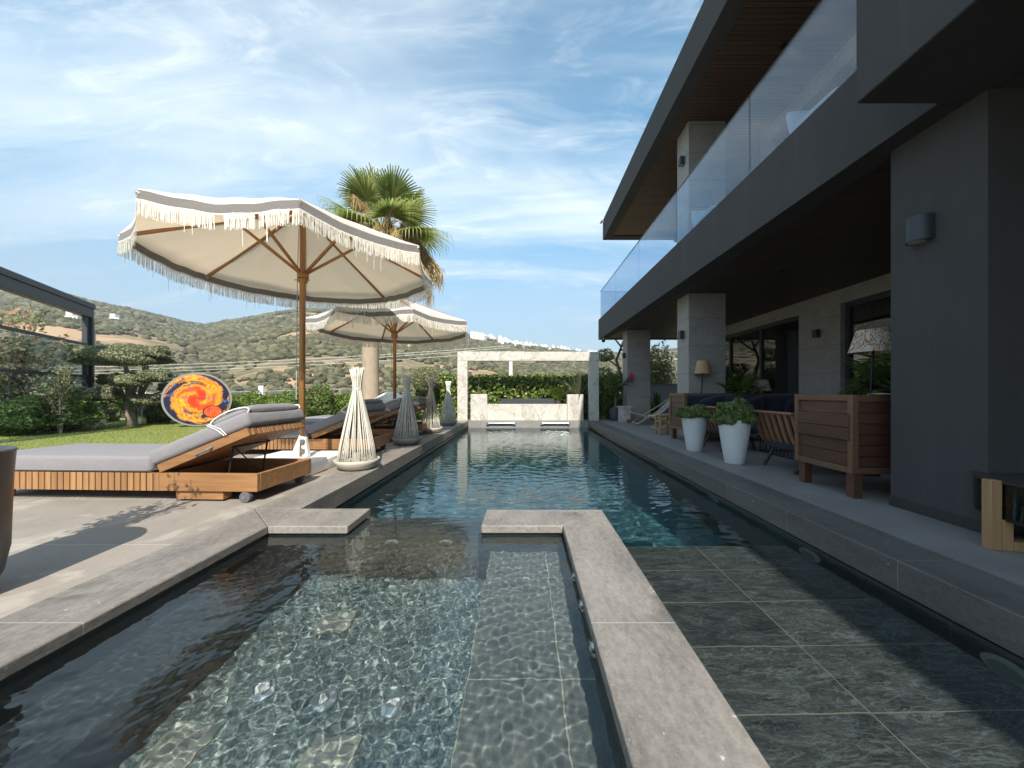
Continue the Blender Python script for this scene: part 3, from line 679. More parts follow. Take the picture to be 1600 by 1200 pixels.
wall_lamp(3.57, 8.3, 6.15, "dark box wall lamp on the upper floor stone column")
wall_lamp(6.6, 8.33, 2.3, "black box wall lamp on the stone wall between the two windows")
for x, y, z, up_, lb in ((3.12, 14.6, ZS - .008, -1, "small dark dome camera under the far corner of the balcony"), (3.03, 14.2, 7.5, 0, "small white camera on the far corner of the roof edge")):
    o = thing("security_camera", lb, "camera", (x, y, z))
    if up_ < 0:
        MB().lathe([(.03, 0), (.03, -.05), (.045, -.06)], 14).build("mount", m_whitem, o, True); MB().lathe([(.07, -.06), (.075, -.1), (.05, -.16), (.005, -.18)], 18).build("dome", m_black, o, True)
    else:
        MB().tube([(0, 0, 0), (-.08, 0, .0)], .02, 10).build("mount", m_whitem, o, True); MB().tube([(-.08, .08, .0), (-.08, -.12, -.03)], .045, 14).build("body", m_whitem, o, True)
        MB().tube([(-.08, -.12, -.03), (-.08, -.135, -.032)], .036, 14).build("lens", m_black, o)

# balcony chairs
def balcony_chair(x, y, lb):
    o = thing("balcony_chair", lb, "chair", (x, y, ZT)); MB().pillow((0, 0, .42), (.36, 0, 0), (0, .36, 0), (0, 0, .09)).build("seat", m_whitec, o, True)
    MB().pillow((-.02, .36, .52), (.36, 0, 0), (0, .05, .2), (0, .08, 0)).build("backrest", m_whitec, o, True)
    for sx in (-.32, .32):
        for sy in (-.3, .32): MB().tube([(sx, sy, 0), (sx, sy, .36)], .018, 8).build("leg", m_whitem, o)
m_whitec = fabric("white_cushion", (.74, .74, .72), .06)
balcony_chair(3.80, 4.45, "white cushioned chair behind the balcony glass, nearer one"); balcony_chair(3.75, 7.1, "white cushioned chair behind the balcony glass, by the upper column")

# ------------------------------------------------------------------ parasols
def parasol(loc, rim, label, seed):
    r = random.Random(seed); o = thing("parasol", label, "parasol", loc, 0, "fringed parasols over the loungers")
    RR, a0 = 1.72, math.atan2(-1.657, -.454); apex = rim + .70
    def tilt(x, y, z): return Vector((x - .035, y + .08, z + .0123 * x - .031 * y))
    vs8 = [(RR * math.cos(a0 + i * math.pi / 4), RR * math.sin(a0 + i * math.pi / 4)) for i in range(8)]
    # base plate with a bolted fin that clamps the pole
    MB().box(-.62, .36, -.52, .55, .0, .15).build("base_plate", m_whitem, o, bevel=.02, seg=3)
    fn = MB(); fn.add([(-.14,-.03,.15),(.10,-.03,.15),(.06,-.03,.40),(-.02,-.03,.44),(-.14,.03,.15),(.10,.03,.15),(.06,.03,.40),(-.02,.03,.44)], [(0,1,2,3),(7,6,5,4),(0,4,5,1),(1,5,6,2),(2,6,7,3),(3,7,4,0)])
    fin = fn.build("base_fin", m_whitem, o, bevel=.006)
    for z in (.24, .36): MB().tube([(.03, -.06, z), (.03, -.03, z)], .03, 10).build("bolt", m_bolt, fin, True)
    top = tilt(0, 0, apex - .01)
    MB().tube([(0, 0, .16), top], .036, 20).build("pole", m_pole, o, 'all')
    hubp = tilt(0, 0, rim - .2); d = (top - Vector((0, 0, .16))).normalized()
    hb = MB(); 
    for z0, z1, rr in ((-.075, -.035, .058), (-.03, .03, .068), (.035, .075, .055)): hb.tube([hubp + d * z0, hubp + d * z1], rr, 20)
    hb.build("hub", m_pole, o, True)
    MB().tube([hubp + d * -.05 + Vector((-.10, -.02, 0)), hubp + d * -.05 + Vector((.09, .0, 0))], .006, 8).build("pin", m_bolt, o)
    # canopy
    cv, cf, nr, nl = [], [], 12, 16
    def canopy_pt(i, u, t):
        "u 0 apex .. 1 rim, t 0..1 along the edge from rib i to rib i+1"
        A, B = vs8[i % 8], vs8[(i + 1) % 8]; q = math.sin(math.pi * t)
        x = A[0] + (B[0] - A[0]) * t; y = A[1] + (B[1] - A[1]) * t; k = u * (1 - .035 * q * u)
        z = apex + (rim - apex) * u - .055 * q * u * (1 - u) * 2 - .03 * math.sin(math.pi * u) + .005 * math.sin(9 * t + i * 2 + 7 * u) + .006 * u * math.sin(23 * t + 3 * i + 4 * u) * math.sin(5 * u + i)
        return tilt(x * k, y * k, z)
    cm = MB(); bm = MB(); fm = MB()
    def drop(i, t, s):
        "s 0 rim, then down the valance (metres), slightly flared outwards"
        p = canopy_pt(i, 1, t); q = Vector((p.x, p.y, 0)); q = q.normalized() * (.10 * s)
        return p + q + Vector((0, 0, -s))
    for i in range(8):
        pts = [[canopy_pt(i, u / nr, t / nl) for t in range(nl + 1)] for u in range(nr + 1)]
        wh = [.008 + .055 * math.sin(math.pi * t / nl) ** 1 for t in range(nl + 1)]
        pts.append([drop(i, t / nl, wh[t]) for t in range(nl + 1)])
        vv = [p for row in pts for p in row]; ff = []
        for u in range(len(pts) - 1):
            for t in range(nl): ff.append((u*(nl+1)+t, u*(nl+1)+t+1, (u+1)*(nl+1)+t+1, (u+1)*(nl+1)+t))
        cm.add(vv, ff)
        b0 = [drop(i, t / nl, wh[t]) for t in range(nl + 1)]; b1 = [drop(i, t / nl, wh[t] + .085) for t in range(nl + 1)]
        bm.add(b0 + b1, [(t, t + 1, nl + 1 + t + 1, nl + 1 + t) for t in range(nl)])
        def at_(t, s):
            f_ = t * nl; k = min(int(f_), nl - 1); return drop(i, t, wh[k] + (wh[k + 1] - wh[k]) * (f_ - k) + s)
        # fringe: a braid and hanging threads
        hd = [at_(t / 24, .082) for t in range(25)]; hl = [at_(t / 24, .097) for t in range(25)]
        fm.add(hd + hl, [(t, t + 1, 26 + t, 25 + t) for t in range(24)])
        n = 290; gaps = [(r.random(), r.uniform(.004, .02)) for _ in range(1)] if i != 0 else [(.47, .03), (.72, .012), (.95, .008)]
        for k in range(n):
            t = (k + r.random() * .6) / n
            if any(abs(t - g) < gw for g, gw in gaps): continue
            L = .138 + r.uniform(-.016, .014) + (r.uniform(.04, .16) if r.random() < .018 else 0)
            a = at_(t, .09); side = (at_(min(1, t + .01), .09) - at_(max(0, t - .01), .09)).normalized() * r.uniform(.0017, .0030)
            sw = Vector((r.uniform(-.012, .012), r.uniform(-.012, .012), 0)); m1 = a + Vector((0, 0, -L * .5)) + sw * .7; m2 = a + Vector((0, 0, -L)) + sw
            fm.add([a - side, a + side, m1 + side, m1 - side, m2 + side, m2 - side], [(0, 1, 2, 3), (3, 2, 4, 5)])
    c = cm.build("canopy", m_canopy, o, 'all'); bm.build("border_band", m_band, o, 'all'); fm.build("fringe", m_fringe, o)
    for i in range(8):
        x, y = vs8[i]; a = tilt(.0, .0, apex - .035); e = tilt(x * .985, y * .985, rim - .02)
        MB().bar(a, e, .028, .036).build("rib", m_pole, o)
        s = a.lerp(e, .42) - Vector((0, 0, .018)); h2 = hubp + d * .05 + Vector((x, y, 0)).normalized() * .05
        MB().bar(h2, s, .026, .032).build("strut", m_pole, o)
        MB().tube([e, e + Vector((x, y, 0)).normalized() * .03 - Vector((0, 0, .02))], .02, 8).build("rib_tip", m_lanwb, o)
    MB().tube([top + Vector((-.03, -.03, -.1)), hubp + Vector((-.055, -.03, 0)), (-.05, -.04, .9)], .005, 6).build("cord", m_sling, o)
    MB().lathe([(.10, -.012), (.07, .03), (.03, .07), (.01, .09)], 20, tuple(top)).build("finial", m_pole, o, True)
    return o
parasol((-2.885, 4.82, 0), 2.72, "large fringed cream parasol whose wooden pole rises from the white plate between two loungers", 1)
parasol((-2.83, 8.12, 0), 2.45, "lower fringed cream parasol standing in front of the palm trunk", 2)

# ------------------------------------------------------------------ sun loungers
def lounger(loc, rz, label):
    o = thing("sun_lounger", label, "sun lounger", loc, rz, "teak sun loungers along the pool")
    x0, x1, y0, y1, zf0, zf = -1.35, 1.35, -.395, .395, .10, .262
    f = MB(); xs = .43
    f.box(xs, x1, y0, y0 + .04, zf0, zf).box(xs, x1, y1 - .04, y1, zf0, zf).box(x1 - .04, x1 + .002, y0 + .041, y1 - .041, zf0, zf - .002).box(xs, xs + .04, y0 + .041, y1 - .041, zf0, zf - .004)
    f.box(x1 - .12, x1 - .042, y0 + .042, y0 + .10, zf0, zf - .02).box(x1 - .12, x1 - .042, y1 - .10, y1 - .042, zf0, zf - .02)
    f.box(xs + .05, x1 - .05, y0 + .05, y1 - .05, zf0 + .004, zf0 + .02)
    f.build("frame", m_teak, o, bevel=.004)
    sl = MB(); n = 29; p = (xs - x0) / n
    for i in range(n):
        x = x0 + i * p; sl.box(x + .009, x + p - .002, y0, y0 + .03, zf0, zf).box(x + .009, x + p - .002, y1 - .03, y1, zf0, zf)
    for i in range(13):
        y = y0 + .034 + i * (.722 / 13); sl.box(x0 - .03, x0 - .001, y, y + .048, zf0, zf)
    sl.build("side_slats", m_teakz, o, bevel=.002, seg=1)
    MB().box(x0 + .01, xs - .01, y0 + .034, y1 - .034, zf0 + .02, zf - .006).build("slat_base", m_sofa, o)
    for xx, w_ in ((.56, .62), (-1.2, .12)):
        for yy in (y0 + .03, y1 - .13): MB().box(xx, xx + w_ * (.5 if xx < 0 else .72), yy, yy + .10, 0.0 if xx < 0 else .018, zf0).build("foot_block", m_teak, o, bevel=.004)
    for yy in (y0 - .0, y1 - .05):
        wl = MB().tube([(1.23, yy, .05), (1.23, yy + .045, .05)], .05, 22).build("wheel", m_rubber, o, True, bevel=.006)
        MB().tube([(1.23, yy - .008, .05), (1.23, yy + .053, .05)], .016, 12).build("axle", m_alu, wl, True)
    # tilted back board
    ang = R(22); hx, hz = .40, .272; ca, sa = math.cos(ang), math.sin(ang)
    def B(u, v, y): return (hx + u * ca - v * sa, y, hz + u * sa + v * ca)
    def slab_(mb, u0, u1, v0, v1, ya, yb_):
        vs = [B(u0,v0,ya),B(u1,v0,ya),B(u1,v0,yb_),B(u0,v0,yb_),B(u0,v1,ya),B(u1,v1,ya),B(u1,v1,yb_),B(u0,v1,yb_)]
        mb.add(vs, [(0,3,2,1),(4,5,6,7),(0,1,5,4),(1,2,6,5),(2,3,7,6),(3,0,4,7)])
    bd = MB(); slab_(bd, .03, .94, -.02, .055, y0 + .0, y0 + .035); slab_(bd, .03, .94, -.02, .055, y1 - .035, y1)
    for i in range(12):
        y = y0 + .038 + i * (.714 / 12); slab_(bd, .03, .955, -.018, .05, y + .004, y + .0595 - .004)
    bd.build("back_board", m_teak, o, bevel=.003, seg=1)
    ba = MB()
    for yy in (-.22, .22): ba.tube([B(.62, -.02, yy), (.92, yy, .13)], .009, 8)
    ba.tube([B(.62, -.03, -.24), B(.62, -.03, .24)], .009, 8); ba.tube([(.92, -.24, .13), (.92, .24, .13)], .009, 8); ba.tube([B(.62, -.02, -.22), (.92, .22, .13)], .006, 8)
    ba.build("lift_bracket", m_black, o)
    hd = MB(); hd.tube([B(.42, .01, y0 - .002), B(.44, .0, y0 - .035), B(.56, .0, y0 - .035), B(.58, .015, y0 - .002)], .012, 8); hd.build("handle", m_bolt, o, True)
    # cushions
    mt = MB().box(x0 - .03, .365, y0 - .015, y1 + .015, .266, .416).build("mattress", m_grey, o, bevel=.038, seg=4)
    sm_ = MB(); q0, q1, q2, q3 = x0 - .022, .357, y0 - .008, y1 + .008
    sm_.tube([(q0 + .03, q2, .289), (q1 - .03, q2, .289), (q1, q2 + .03, .289), (q1, q3 - .03, .289), (q1 - .03, q3, .289), (q0 + .03, q3, .289), (q0, q3 - .03, .289), (q0, q2 + .03, .289), (q0 + .03, q2, .289)], .0085, 6)
    sm_.build("seam", m_grey, mt, 'all')
    bc = MB(); slab_(bc, -.01, .99, .058, .20, y0 - .015, y1 + .015); bc.build("back_cushion", m_grey, o, bevel=.045, seg=4)
    pb = MB(); 
    pc = Vector(B(.80, .213, 0)); pb.pillow(pc, Vector((ca, 0, sa)) * .20, (0, .36, 0), Vector((-sa, 0, ca)) * .062, 16, 6)
    pl = pb.build("head_pillow", m_grey, o, 'all')
    for yy in (-.355, .355):
        pp = MB()
        ring = [pc + Vector((ca, 0, sa)) * (.195 * math.cos(q)) + Vector((-sa, 0, ca)) * (.052 * math.sin(q)) + Vector((0, yy, 0)) for q in [k * math.pi / 10 for k in range(21)]]
        pp.tube(ring, .0065, 8); pp.build("piping", m_pipe, pl, 'all')
    st = MB(); yy = y0 - .02; st.tube([B(.62, .21, yy), B(.70, .13, yy - .003), B(.74, .06, yy)], .004, 6); st.tube([B(.64, .21, yy), B(.73, .13, yy - .003), B(.76, .06, yy)], .004, 6)
    st.build("strap", m_pipe, pl)
    return o
L0 = lounger((-3.725, 3.78, 0), R(-2.5), "teak lounger with grey mattress in full sun, between the gunmetal pot and the parasol base")
for (x, y), rz, lb in (((-3.72, 6.18), -1.5, "teak lounger standing just behind the white parasol base, partly in the parasol's shade"),
                       ((-3.70, 7.72), -1, "shaded teak lounger whose raised end stands behind the grey middle lantern"),
                       ((-3.66, 8.86), -1, "teak lounger at the end of the row, beside the smaller looking cream lantern")):
    dup(L0, (x, y, 0), R(rz), lb)

# ------------------------------------------------------------------ corded lanterns on the coping
def lantern(mc, mb_, seed):
    r = random.Random(seed); o = thing("lantern", "x", "lantern", (0, 0, 0), 0, "corded lanterns on the pool coping")
    MB().lathe([(.005, .0), (.17, .002), (.225, .03), (.265, .085), (.28, .125), (.272, .13), (.255, .10), (.005, .085)], 40, cap=False).build("bowl", mb_, o, 'all')
    rd = MB(); n = 54
    for i in range(n):
        a = 2 * math.pi * i / n + r.uniform(-.04, .04); tw = r.uniform(-.22, .22); rr = .238 * r.uniform(.93, 1.0); pts = []
        for z, rad, tq in ((.095, rr, 0), (.30, rr * .865, .2), (.55, rr * .655, .45), (.80, rr * .42, .75), (1.0, .052 + r.uniform(-.006, .006), 1), (1.06, .046 + r.uniform(-.008, .004), 1.1), (1.18, .060 + r.uniform(-.01, .01), 1.3), (1.30 + r.uniform(-.02, .02), .085 * r.uniform(.75, 1.1), 1.5)):
            q = a + tw * tq; pts.append((rad * math.cos(q), rad * math.sin(q), z))
        rd.tube(pts, .0062, 5)
    rd.build("rod_cage", mc, o, 'all')
    MB().lathe([(.0555, 1.02), (.0575, 1.03), (.0555, 1.045)], 24, cap=False).build("tie", mc, o, True)
    MB().lathe([(.005, .086), (.045, .086), (.045, .20), (.005, .205)], 20).build("candle", m_lanwb, o, True)
    return o
lw = lantern(m_lanw, m_lanwb, 1); lw.location = (-2.17, 4.82, .005); lw['label'] = "cream white corded lantern on the coping beside the white parasol base"
lg = lantern(m_lang, m_langb, 2); lg.location = (-2.235, 7.07, .003); lg['label'] = "grey corded lantern standing between the two cream ones"
dup(lw, (-2.275, 9.06, .003), 1.0, "cream white corded lantern standing between the two grey ones"); dup(lg, (-2.27, 11.1, .003), .7, "grey corded lantern at the end of the row, beside the marble frame")

# ------------------------------------------------------------------ terrace furniture
def sofa(loc, face, L, label):
    "L along x from the pool end; face = +1 looks to +y, -1 looks to -y"
    o = thing("sofa", label, "sofa", loc); D = .74; H_, B0 = .97, .23
    def bx(m_, x0, x1, y0, y1, z0, z1):
        ya, yb_ = sorted((y0 * face, y1 * face)); return m_.box(x0, x1, ya, yb_, z0, z1)
    # end panel: frame with horizontal boards
    e = MB(); bx(e, 0, .06, 0, .055, B0, H_); bx(e, 0, .06, D - .055, D, B0, H_); bx(e, .001, .059, .055, D - .055, H_ - .06, H_ - .001); bx(e, .001, .059, .055, D - .055, B0 + .001, B0 + .06)
    e.build("end_frame", m_sofaf, o, bevel=.004)
    ep = MB(); r = random.Random(int(loc[1] * 10)); nb = 5; z = B0 + .062; hb = (H_ - B0 - .124) / nb
    for k in range(nb):
        px_ = -.012 if k in (2, 3) and face > 0 else .018 + r.uniform(-.004, .004); bx(ep, px_, .05, .056 if k not in (2, 3) or face < 0 else .03, D - .056, z + k * hb + .0025, z + (k + 1) * hb - .0025)
    ep.build("end_panel", m_sofa, o, bevel=.003, seg=1)
    bf = MB(); bx(bf, .061, L, 0, .055, H_ - .065, H_ - .002); bx(bf, .061, L, 0, .055, B0 + .002, B0 + .06)
    for q in range(1, int(L / .9) + 1): bx(bf, q * L / int(L / .9) - .05, q * L / int(L / .9), .002, .053, B0 + .06, H_ - .065)
    bf.build("back_frame", m_sofaf, o, bevel=.003, seg=1)
    bp = MB(); hb = (H_ - B0 - .13) / 6
    for k in range(6): bx(bp, .062, L - .06, .012, .045, B0 + .062 + k * hb + .003, B0 + .062 + (k + 1) * hb - .003)
    bp.build("back_panel", m_sofa, o, bevel=.002, seg=1)
    bs = MB(); bx(bs, .061, L, .056, D, B0, B0 + .08); bs.build("seat_base", m_sofaf, o, bevel=.004)
    for x in (.03, L - .12):
        for y in (.02, D - .11):
            lm = MB(); bx(lm, x, x + .085, y, y + .085, 0, B0 - .001); lm.build("leg", m_sofa, o, bevel=.004)
    n = max(1, round((L - .1) / .85)); wd = (L - .1) / n
    for k in range(n):
        c0 = .08 + wd * (k + .5)
        MB().pillow((c0, face * .42, B0 + .165), (wd * .5, 0, 0), (0, .33, 0), (0, 0, .095), 12, 8).build("seat_cushion", m_navy, o, 'all')
        MB().pillow((c0 - .02, face * .19, B0 + .46), (wd * .48, 0, .02), (0, face * .05, .255), (0, face * .11, -.03), 20, 4, .06, k + int(loc[1])).build("back_cushion", m_navy, o, 'all')
        MB().pillow((c0 + wd * .22, face * .34, B0 + .43), (.24, .03, .06), (-.04, face * .08, .22), (0, face * .09, -.02), 18, 4, .08, k + 9 + int(loc[1])).build("scatter_cushion", m_navy, o, 'all')
    return o
sofa((3.05, 3.45, 0), 1, 2.55, "near dark teak sofa seen from behind beside the charcoal pier")
sofa((3.13, 8.0, 0), -1, 2.75, "far dark teak sofa with navy cushions facing the viewer, behind the white planters")

def armchair(loc, label):
    o = thing("armchair", label, "armchair", loc, 0, "slatted teak armchairs by the pool"); n = 7; W = .80
    prof = [(.0, .72), (.035, .60), (.075, .47), (.12, .36), (.19, .285), (.30, .25), (.45, .245), (.62, .27), (.76, .30)]
    sl = MB()
    for i in range(n):
        y = -W/2 + .04 + i * (W - .08) / (n - 1); vs, fs = [], []
        for x, z in prof: vs += [(x, y - .028, z), (x, y + .028, z), (x + .02, y + .028, z + .014), (x + .02, y - .028, z + .014)]
        for k in range(len(prof) - 1):
            for j in range(4): fs.append((4*k+j, 4*k+(j+1)%4, 4*k+4+(j+1)%4, 4*k+4+j))
        fs += [(3,2,1,0), tuple(4*(len(prof)-1)+j for j in range(4))]; sl.add(vs, fs)
    sl.build("slat_shell", m_chairw, o)
    MB().box(-.035, .05, -W/2, W/2, .72, .75).build("top_rail", m_chairw, o, bevel=.008); MB().box(.74, .80, -W/2, W/2, .28, .315).build("front_rail", m_chairw, o, bevel=.006)
    for y in (-.29, .29):
        MB().bar((.24, y, .25), (.10, y, 0), .045, .02, (1, 0, 0)).build("leg", m_black, o); MB().bar((.60, y, .255), (.70, y, 0), .045, .02, (1, 0, 0)).build("leg", m_black, o)
        MB().bar((.08, y * 1.36, .60), (.70, y * 1.36, .575), .07, .028).build("armrest", m_chairw, o, bevel=.004)
    MB().pillow((.46, 0, .345), (.33, 0, .02), (0, .36, 0), (0, 0, .075), 14, 8).build("seat_cushion", m_navy, o, 'all')
    MB().pillow((.185, 0, .51), (.07, 0, -.19), (0, .34, 0), (.07, 0, .03), 14, 6).build("back_cushion", m_navy, o, 'all')
    return o
a1 = armchair((3.17, 4.77, 0), "slatted teak armchair between the white planter and the near sofa")
dup(a1, (3.2, 6.55, 0), 0, "slatted teak armchair half hidden behind the two white planters")

tb = thing("coffee_table", "low black wire table behind the nearer white planter", "table", (4.45, 5.75, 0))
MB().box(-.55, .55, -.5, .5, .40, .415).build("tabletop", m_smoke, tb)
g = MB()
for i in range(12):
    for y in (-.46, .46): g.tube([(-.5 + i * .0909, y, 0), (-.5 + i * .0909, y, .40)], .009, 6)
    for x in (-.51, .51): g.tube([(x, -.45 + i * .0818, 0), (x, -.45 + i * .0818, .40)], .009, 6)
for z in (.012, .39): g.tube([(-.51,-.46,z),(.51,-.46,z),(.51,.46,z),(-.51,.46,z),(-.51,-.46,z)], .011, 6)
g.build("wire_base", m_black, tb)

# round side table with a smoked band at the lower right
st = thing("round_side_table", "round smoked glass side table on a light oak frame at the right edge", "table", (3.47, 2.27, 0))
MB().lathe([(.47, .418), (.475, .424), (.475, .432), (.005, .434)], 56, cap=True).build("tabletop", plain("table_top_dark", (.05, .042, .038), .35, 0, .2), st, True)
MB().lathe([(.462, .20), (.462, .417)], 56, cap=False).build("glass_band", m_smoke, st, True)
MB().lathe([(.455, .186), (.462, .198), (.005, .1985)], 56).build("shelf", plain("table_shelf_dark", (.03, .027, .025), .4), st, True)
for a in (169, 289, 49):
    ca, sa = math.cos(R(a)), math.sin(R(a)); q = MB()
    P = lambda r_, z_: (r_ * ca, r_ * sa, z_)
    q.bar(P(.50, 0), P(.50, .44), .06, .06, (ca, sa, 0)); q.bar(P(.44, .0), P(.44, .195), .06, .059, (ca, sa, 0))
    q.bar(P(.41, .03), P(.0, .03), .06, .06); q.build("leg", m_oak, st, bevel=.004)
vs_ = thing("vase", "small gilded vase on the shelf of the round side table", "vase", (3.42, 2.12, .199)); MB().lathe([(.03, 0), (.05, .05), (.045, .10), (.025, .13), (.03, .15)], 20).build("body", plain("gilt", (.5, .42, .25), .35, .8), vs_, True); MB().lathe([(.031, .15), (.033, .156), (.028, .157)], 20).build("rim", m_alu, vs_, True)

def planter(loc, label):
    o = thing("white_planter", label, "planter", loc); MB().lathe([(.118, 0), (.125, .01), (.155, .2), (.185, .4), (.205, .55), (.210, .605), (.203, .612), (.195, .60), (.19, .55), (.005, .545)], 40, cap=True).build("pot", m_potw, o, 'all')
    MB().lathe([(.188, .552), (.005, .565)], 30).build("soil", m_soil, o); return o
planter((2.89, 6.3, 0), "tall white planter holding the low flat succulent"); planter((2.945, 5.2, 0), "tall white planter holding the rounder green succulent")

# leaves
def leaf_cloud(name, pts, nrm, size, mat, parent=None, aspect=.5, r=rng, orient=.6):
    pts = np.asarray(pts, float); n = len(pts); nrm = np.asarray(nrm, float)
    d = nrm * orient + r.normal(size=(n, 3)) * .6; d /= np.linalg.norm(d, axis=1, keepdims=True) + 1e-9
    a = np.cross(d, r.normal(size=(n, 3))); a /= np.linalg.norm(a, axis=1, keepdims=True) + 1e-9; b = np.cross(d, a)
    s = size * r.uniform(.6, 1.3, (n, 1)); a = a * s; b = b * s * aspect
    V = np.stack([pts - a, pts + b + d * s * .12, pts + a, pts - b + d * s * .12], 1).reshape(-1, 3)
    return np_mesh(name, V, np.arange(4 * n).reshape(-1, 4), mat, parent)
def shell(n, c, rad, r=rng, lo=.72, bumps=.12, flat=None):
    d = r.normal(size=(n, 3)); d /= np.linalg.norm(d, axis=1, keepdims=True)
    if flat is not None: d[:, 2] = np.where(d[:, 2] < 0, d[:, 2] * flat, d[:, 2])
    k = 1 + bumps * (np.sin(d[:, 0] * 5 + c[0] * 3) * np.sin(d[:, 1] * 5 + 1 + c[1]) + np.sin(d[:, 2] * 6 + d[:, 0] * 4 + c[0]))
    q = (lo + (1 - lo) * r.random(n) ** .6) * k
    return np.asarray(c) + d * np.asarray(rad) * q[:, None], d
def succulent(loc, rx, rz, label, n):
    o = thing("potted_succulent", label, "plant", loc); p, d = shell(n, (0, 0, 0), (rx, rx, rz), lo=.6, flat=.35); leaf_cloud("foliage", p + np.array([0, 0, .03]), d, .021, m_pots, o, .6)
    m_ = MB(); r = random.Random(3)
    for i in range(14): a = r.uniform(0, 6.28); m_.tube([(0, 0, -.02), (rx * .4 * math.cos(a), rx * .4 * math.sin(a), rz * .3), (rx * .8 * math.cos(a), rx * .8 * math.sin(a), rz * .5)], .006, 5)
    m_.build("stem", m_bark2, o); return o
succulent((2.89, 6.3, .58), .285, .16, "low flat green succulent spilling over the far white planter", 9000)
succulent((2.945, 5.2, .59), .255, .27, "rounded taller green succulent in the near white planter", 13000)

def lamp(loc, base_h, sh0, sh1, r0, r1, mat, label, lean=0.0, vase=False):
    o = thing("floor_lamp" if not vase else "table_lamp", label, "lamp", loc)
    if vase: MB().lathe([(.06, 0), (.12, .06), (.13, .14), (.08, .22), (.03, .25), (.012, .27), (.012, sh0 + .05)], 24).build("base", m_cer, o, True)
    else:
        MB().lathe([(.13, 0), (.13, .015), (.02, .02)], 24).build("base", m_black, o, True); MB().tube([(0, 0, .02), (lean, 0, sh0 + .1)], .012, 8).build("pole", m_black, o, True)
    MB().lathe([(r0, sh0), (r1, sh1)], 40, (lean, 0, 0), cap=False).build("lamp_shade", mat, o, 'all')
    MB().lathe([(.03, sh0 + .05), (.045, sh0 + .12), (.02, sh0 + .17)], 14, (lean, 0, 0)).build("bulb", m_whitem, o, True)
    return o
m_raff = wood("raffia_shade", (.50, .33, .17), (.62, .44, .25), 2, .85)
m_ikat, t, b = new_mat("patterned_shade"); v = coords(t, (1, 1, 1)); nz = noise(t, coords(t, (9, 9, 5)), 1.0, 3, .5, 1.5)
wv = M(t, 'FRACT', M(t, 'MULTIPLY', nz, 7)); c_ = mixc(t, rng_map(t, wv, .45, .6), (.66, .60, .52), (.36, .20, .10)); t.links.new(c_, b.inputs['Base Color']); b.inputs['Roughness'].default_value = .9
m_cer, t, b = new_mat("blue_white_ceramic"); nz = noise(t, coords(t), 22, 2); c_ = mixc(t, rng_map(t, nz, .48, .54), (.7, .72, .75), (.05, .06, .12)); t.links.new(c_, b.inputs['Base Color']); b.inputs['Roughness'].default_value = .2
lamp((3.76, 7.93, 0), 0, 1.385, 1.66, .165, .11, m_raff, "raffia shaded lamp in front of the nearer stone column", .05)
lamp((4.14, 4.50, 0), 0, 1.475, 1.745, .245, .165, m_ikat, "patterned shade floor lamp behind the near sofa", .10)
tt = thing("lamp_table", "small dark table carrying the ceramic lamp by the window", "table", (5.4, 8.45, 0)); MB().cyl((0, 0, .66), .25, .03).build("tabletop", m_sofa, tt); MB().lathe([(.18, 0), (.03, .03), (.03, .66)], 16).build("pedestal", m_sofa, tt)
lamp((5.4, 8.45, .69), 0, .33, .58, .2, .13, m_ikat, "patterned shade lamp with blue and white ceramic base by the window", 0, True)
cd = thing("candle_dish", "small pale dish on the near sofa's back rail", "dish", (3.35, 3.478, .97)); MB().lathe([(.06, 0), (.085, .012), (.08, .014), (.01, .006)], 24).build("dish", m_potw, cd, True); MB().lathe([(.03, .007), (.03, .016), (.004, .018)], 14).build("candle", m_lanwb, cd, True)

# deck chairs, stools and the far end of the terrace
def deckchair(loc, rz, label):
    o = thing("deck_chair", label, "deck chair", loc, rz, "folding beech deck chairs"); W = .30
    for s in (-1, 1):
        MB().bar((-.62, s * W, .03), (.62, s * W, .80), .035, .03).build("back_rail", m_bamb, o); MB().bar((-.72, s * (W - .05), .36), (.45, s * (W - .05), .03), .035, .03).build("seat_rail", m_bamb, o)
        MB().bar((.30, s * (W + .04), .60), (.62, s * (W + .04), .03), .03, .025).build("prop", m_bamb, o)
    c = MB()
    for x, z, w_ in ((-.62, .03, W), (.62, .80, W), (-.72, .36, W - .05), (.45, .03, W - .05), (.62, .03, W + .04)): c.tube([(x, -w_, z), (x, w_, z)], .016, 8)
    c.build("crossbar", m_bamb, o, True)
    vs, fs = [], []
    pr = [(-.72, .375), (-.55, .25), (-.30, .19), (-.05, .24), (.2, .42), (.45, .65), (.62, .815)]
    for x, z in pr: vs += [(x, -W + .03, z), (x, W - .03, z)]
    for k in range(len(pr) - 1): fs.append((2*k, 2*k+1, 2*k+3, 2*k+2))
    MB().add(vs, fs).build("sling", m_sling, o, 'all'); return o
d1 = deckchair((4.05, 11.5, 0), 0, "folding beech deck chair nearest the far stone column"); dup(d1, (4.1, 9.85, 0), 0, "folding beech deck chair just behind the far sofa")
so_ = thing("wooden_stool", "small light wood stool beside the far sofa's end panel", "stool", (3.28, 8.72, 0))
for x in (-.13, .13):
    for y in (-.14, .14): MB().box(x - .022, x + .022, y - .022, y + .022, 0, .44).build("leg", m_oak, so_, bevel=.004)
MB().box(-.16, .16, -.17, .17, .441, .47).build("seat", m_oak, so_, bevel=.005); q = MB()
for z in (.10, .30): q.box(-.108, .108, -.155, -.125, z, z + .03).box(-.108, .108, .125, .155, z, z + .03).box(-.145, -.115, -.118, .118, z, z + .03)
q.build("stretcher", m_oak, so_)
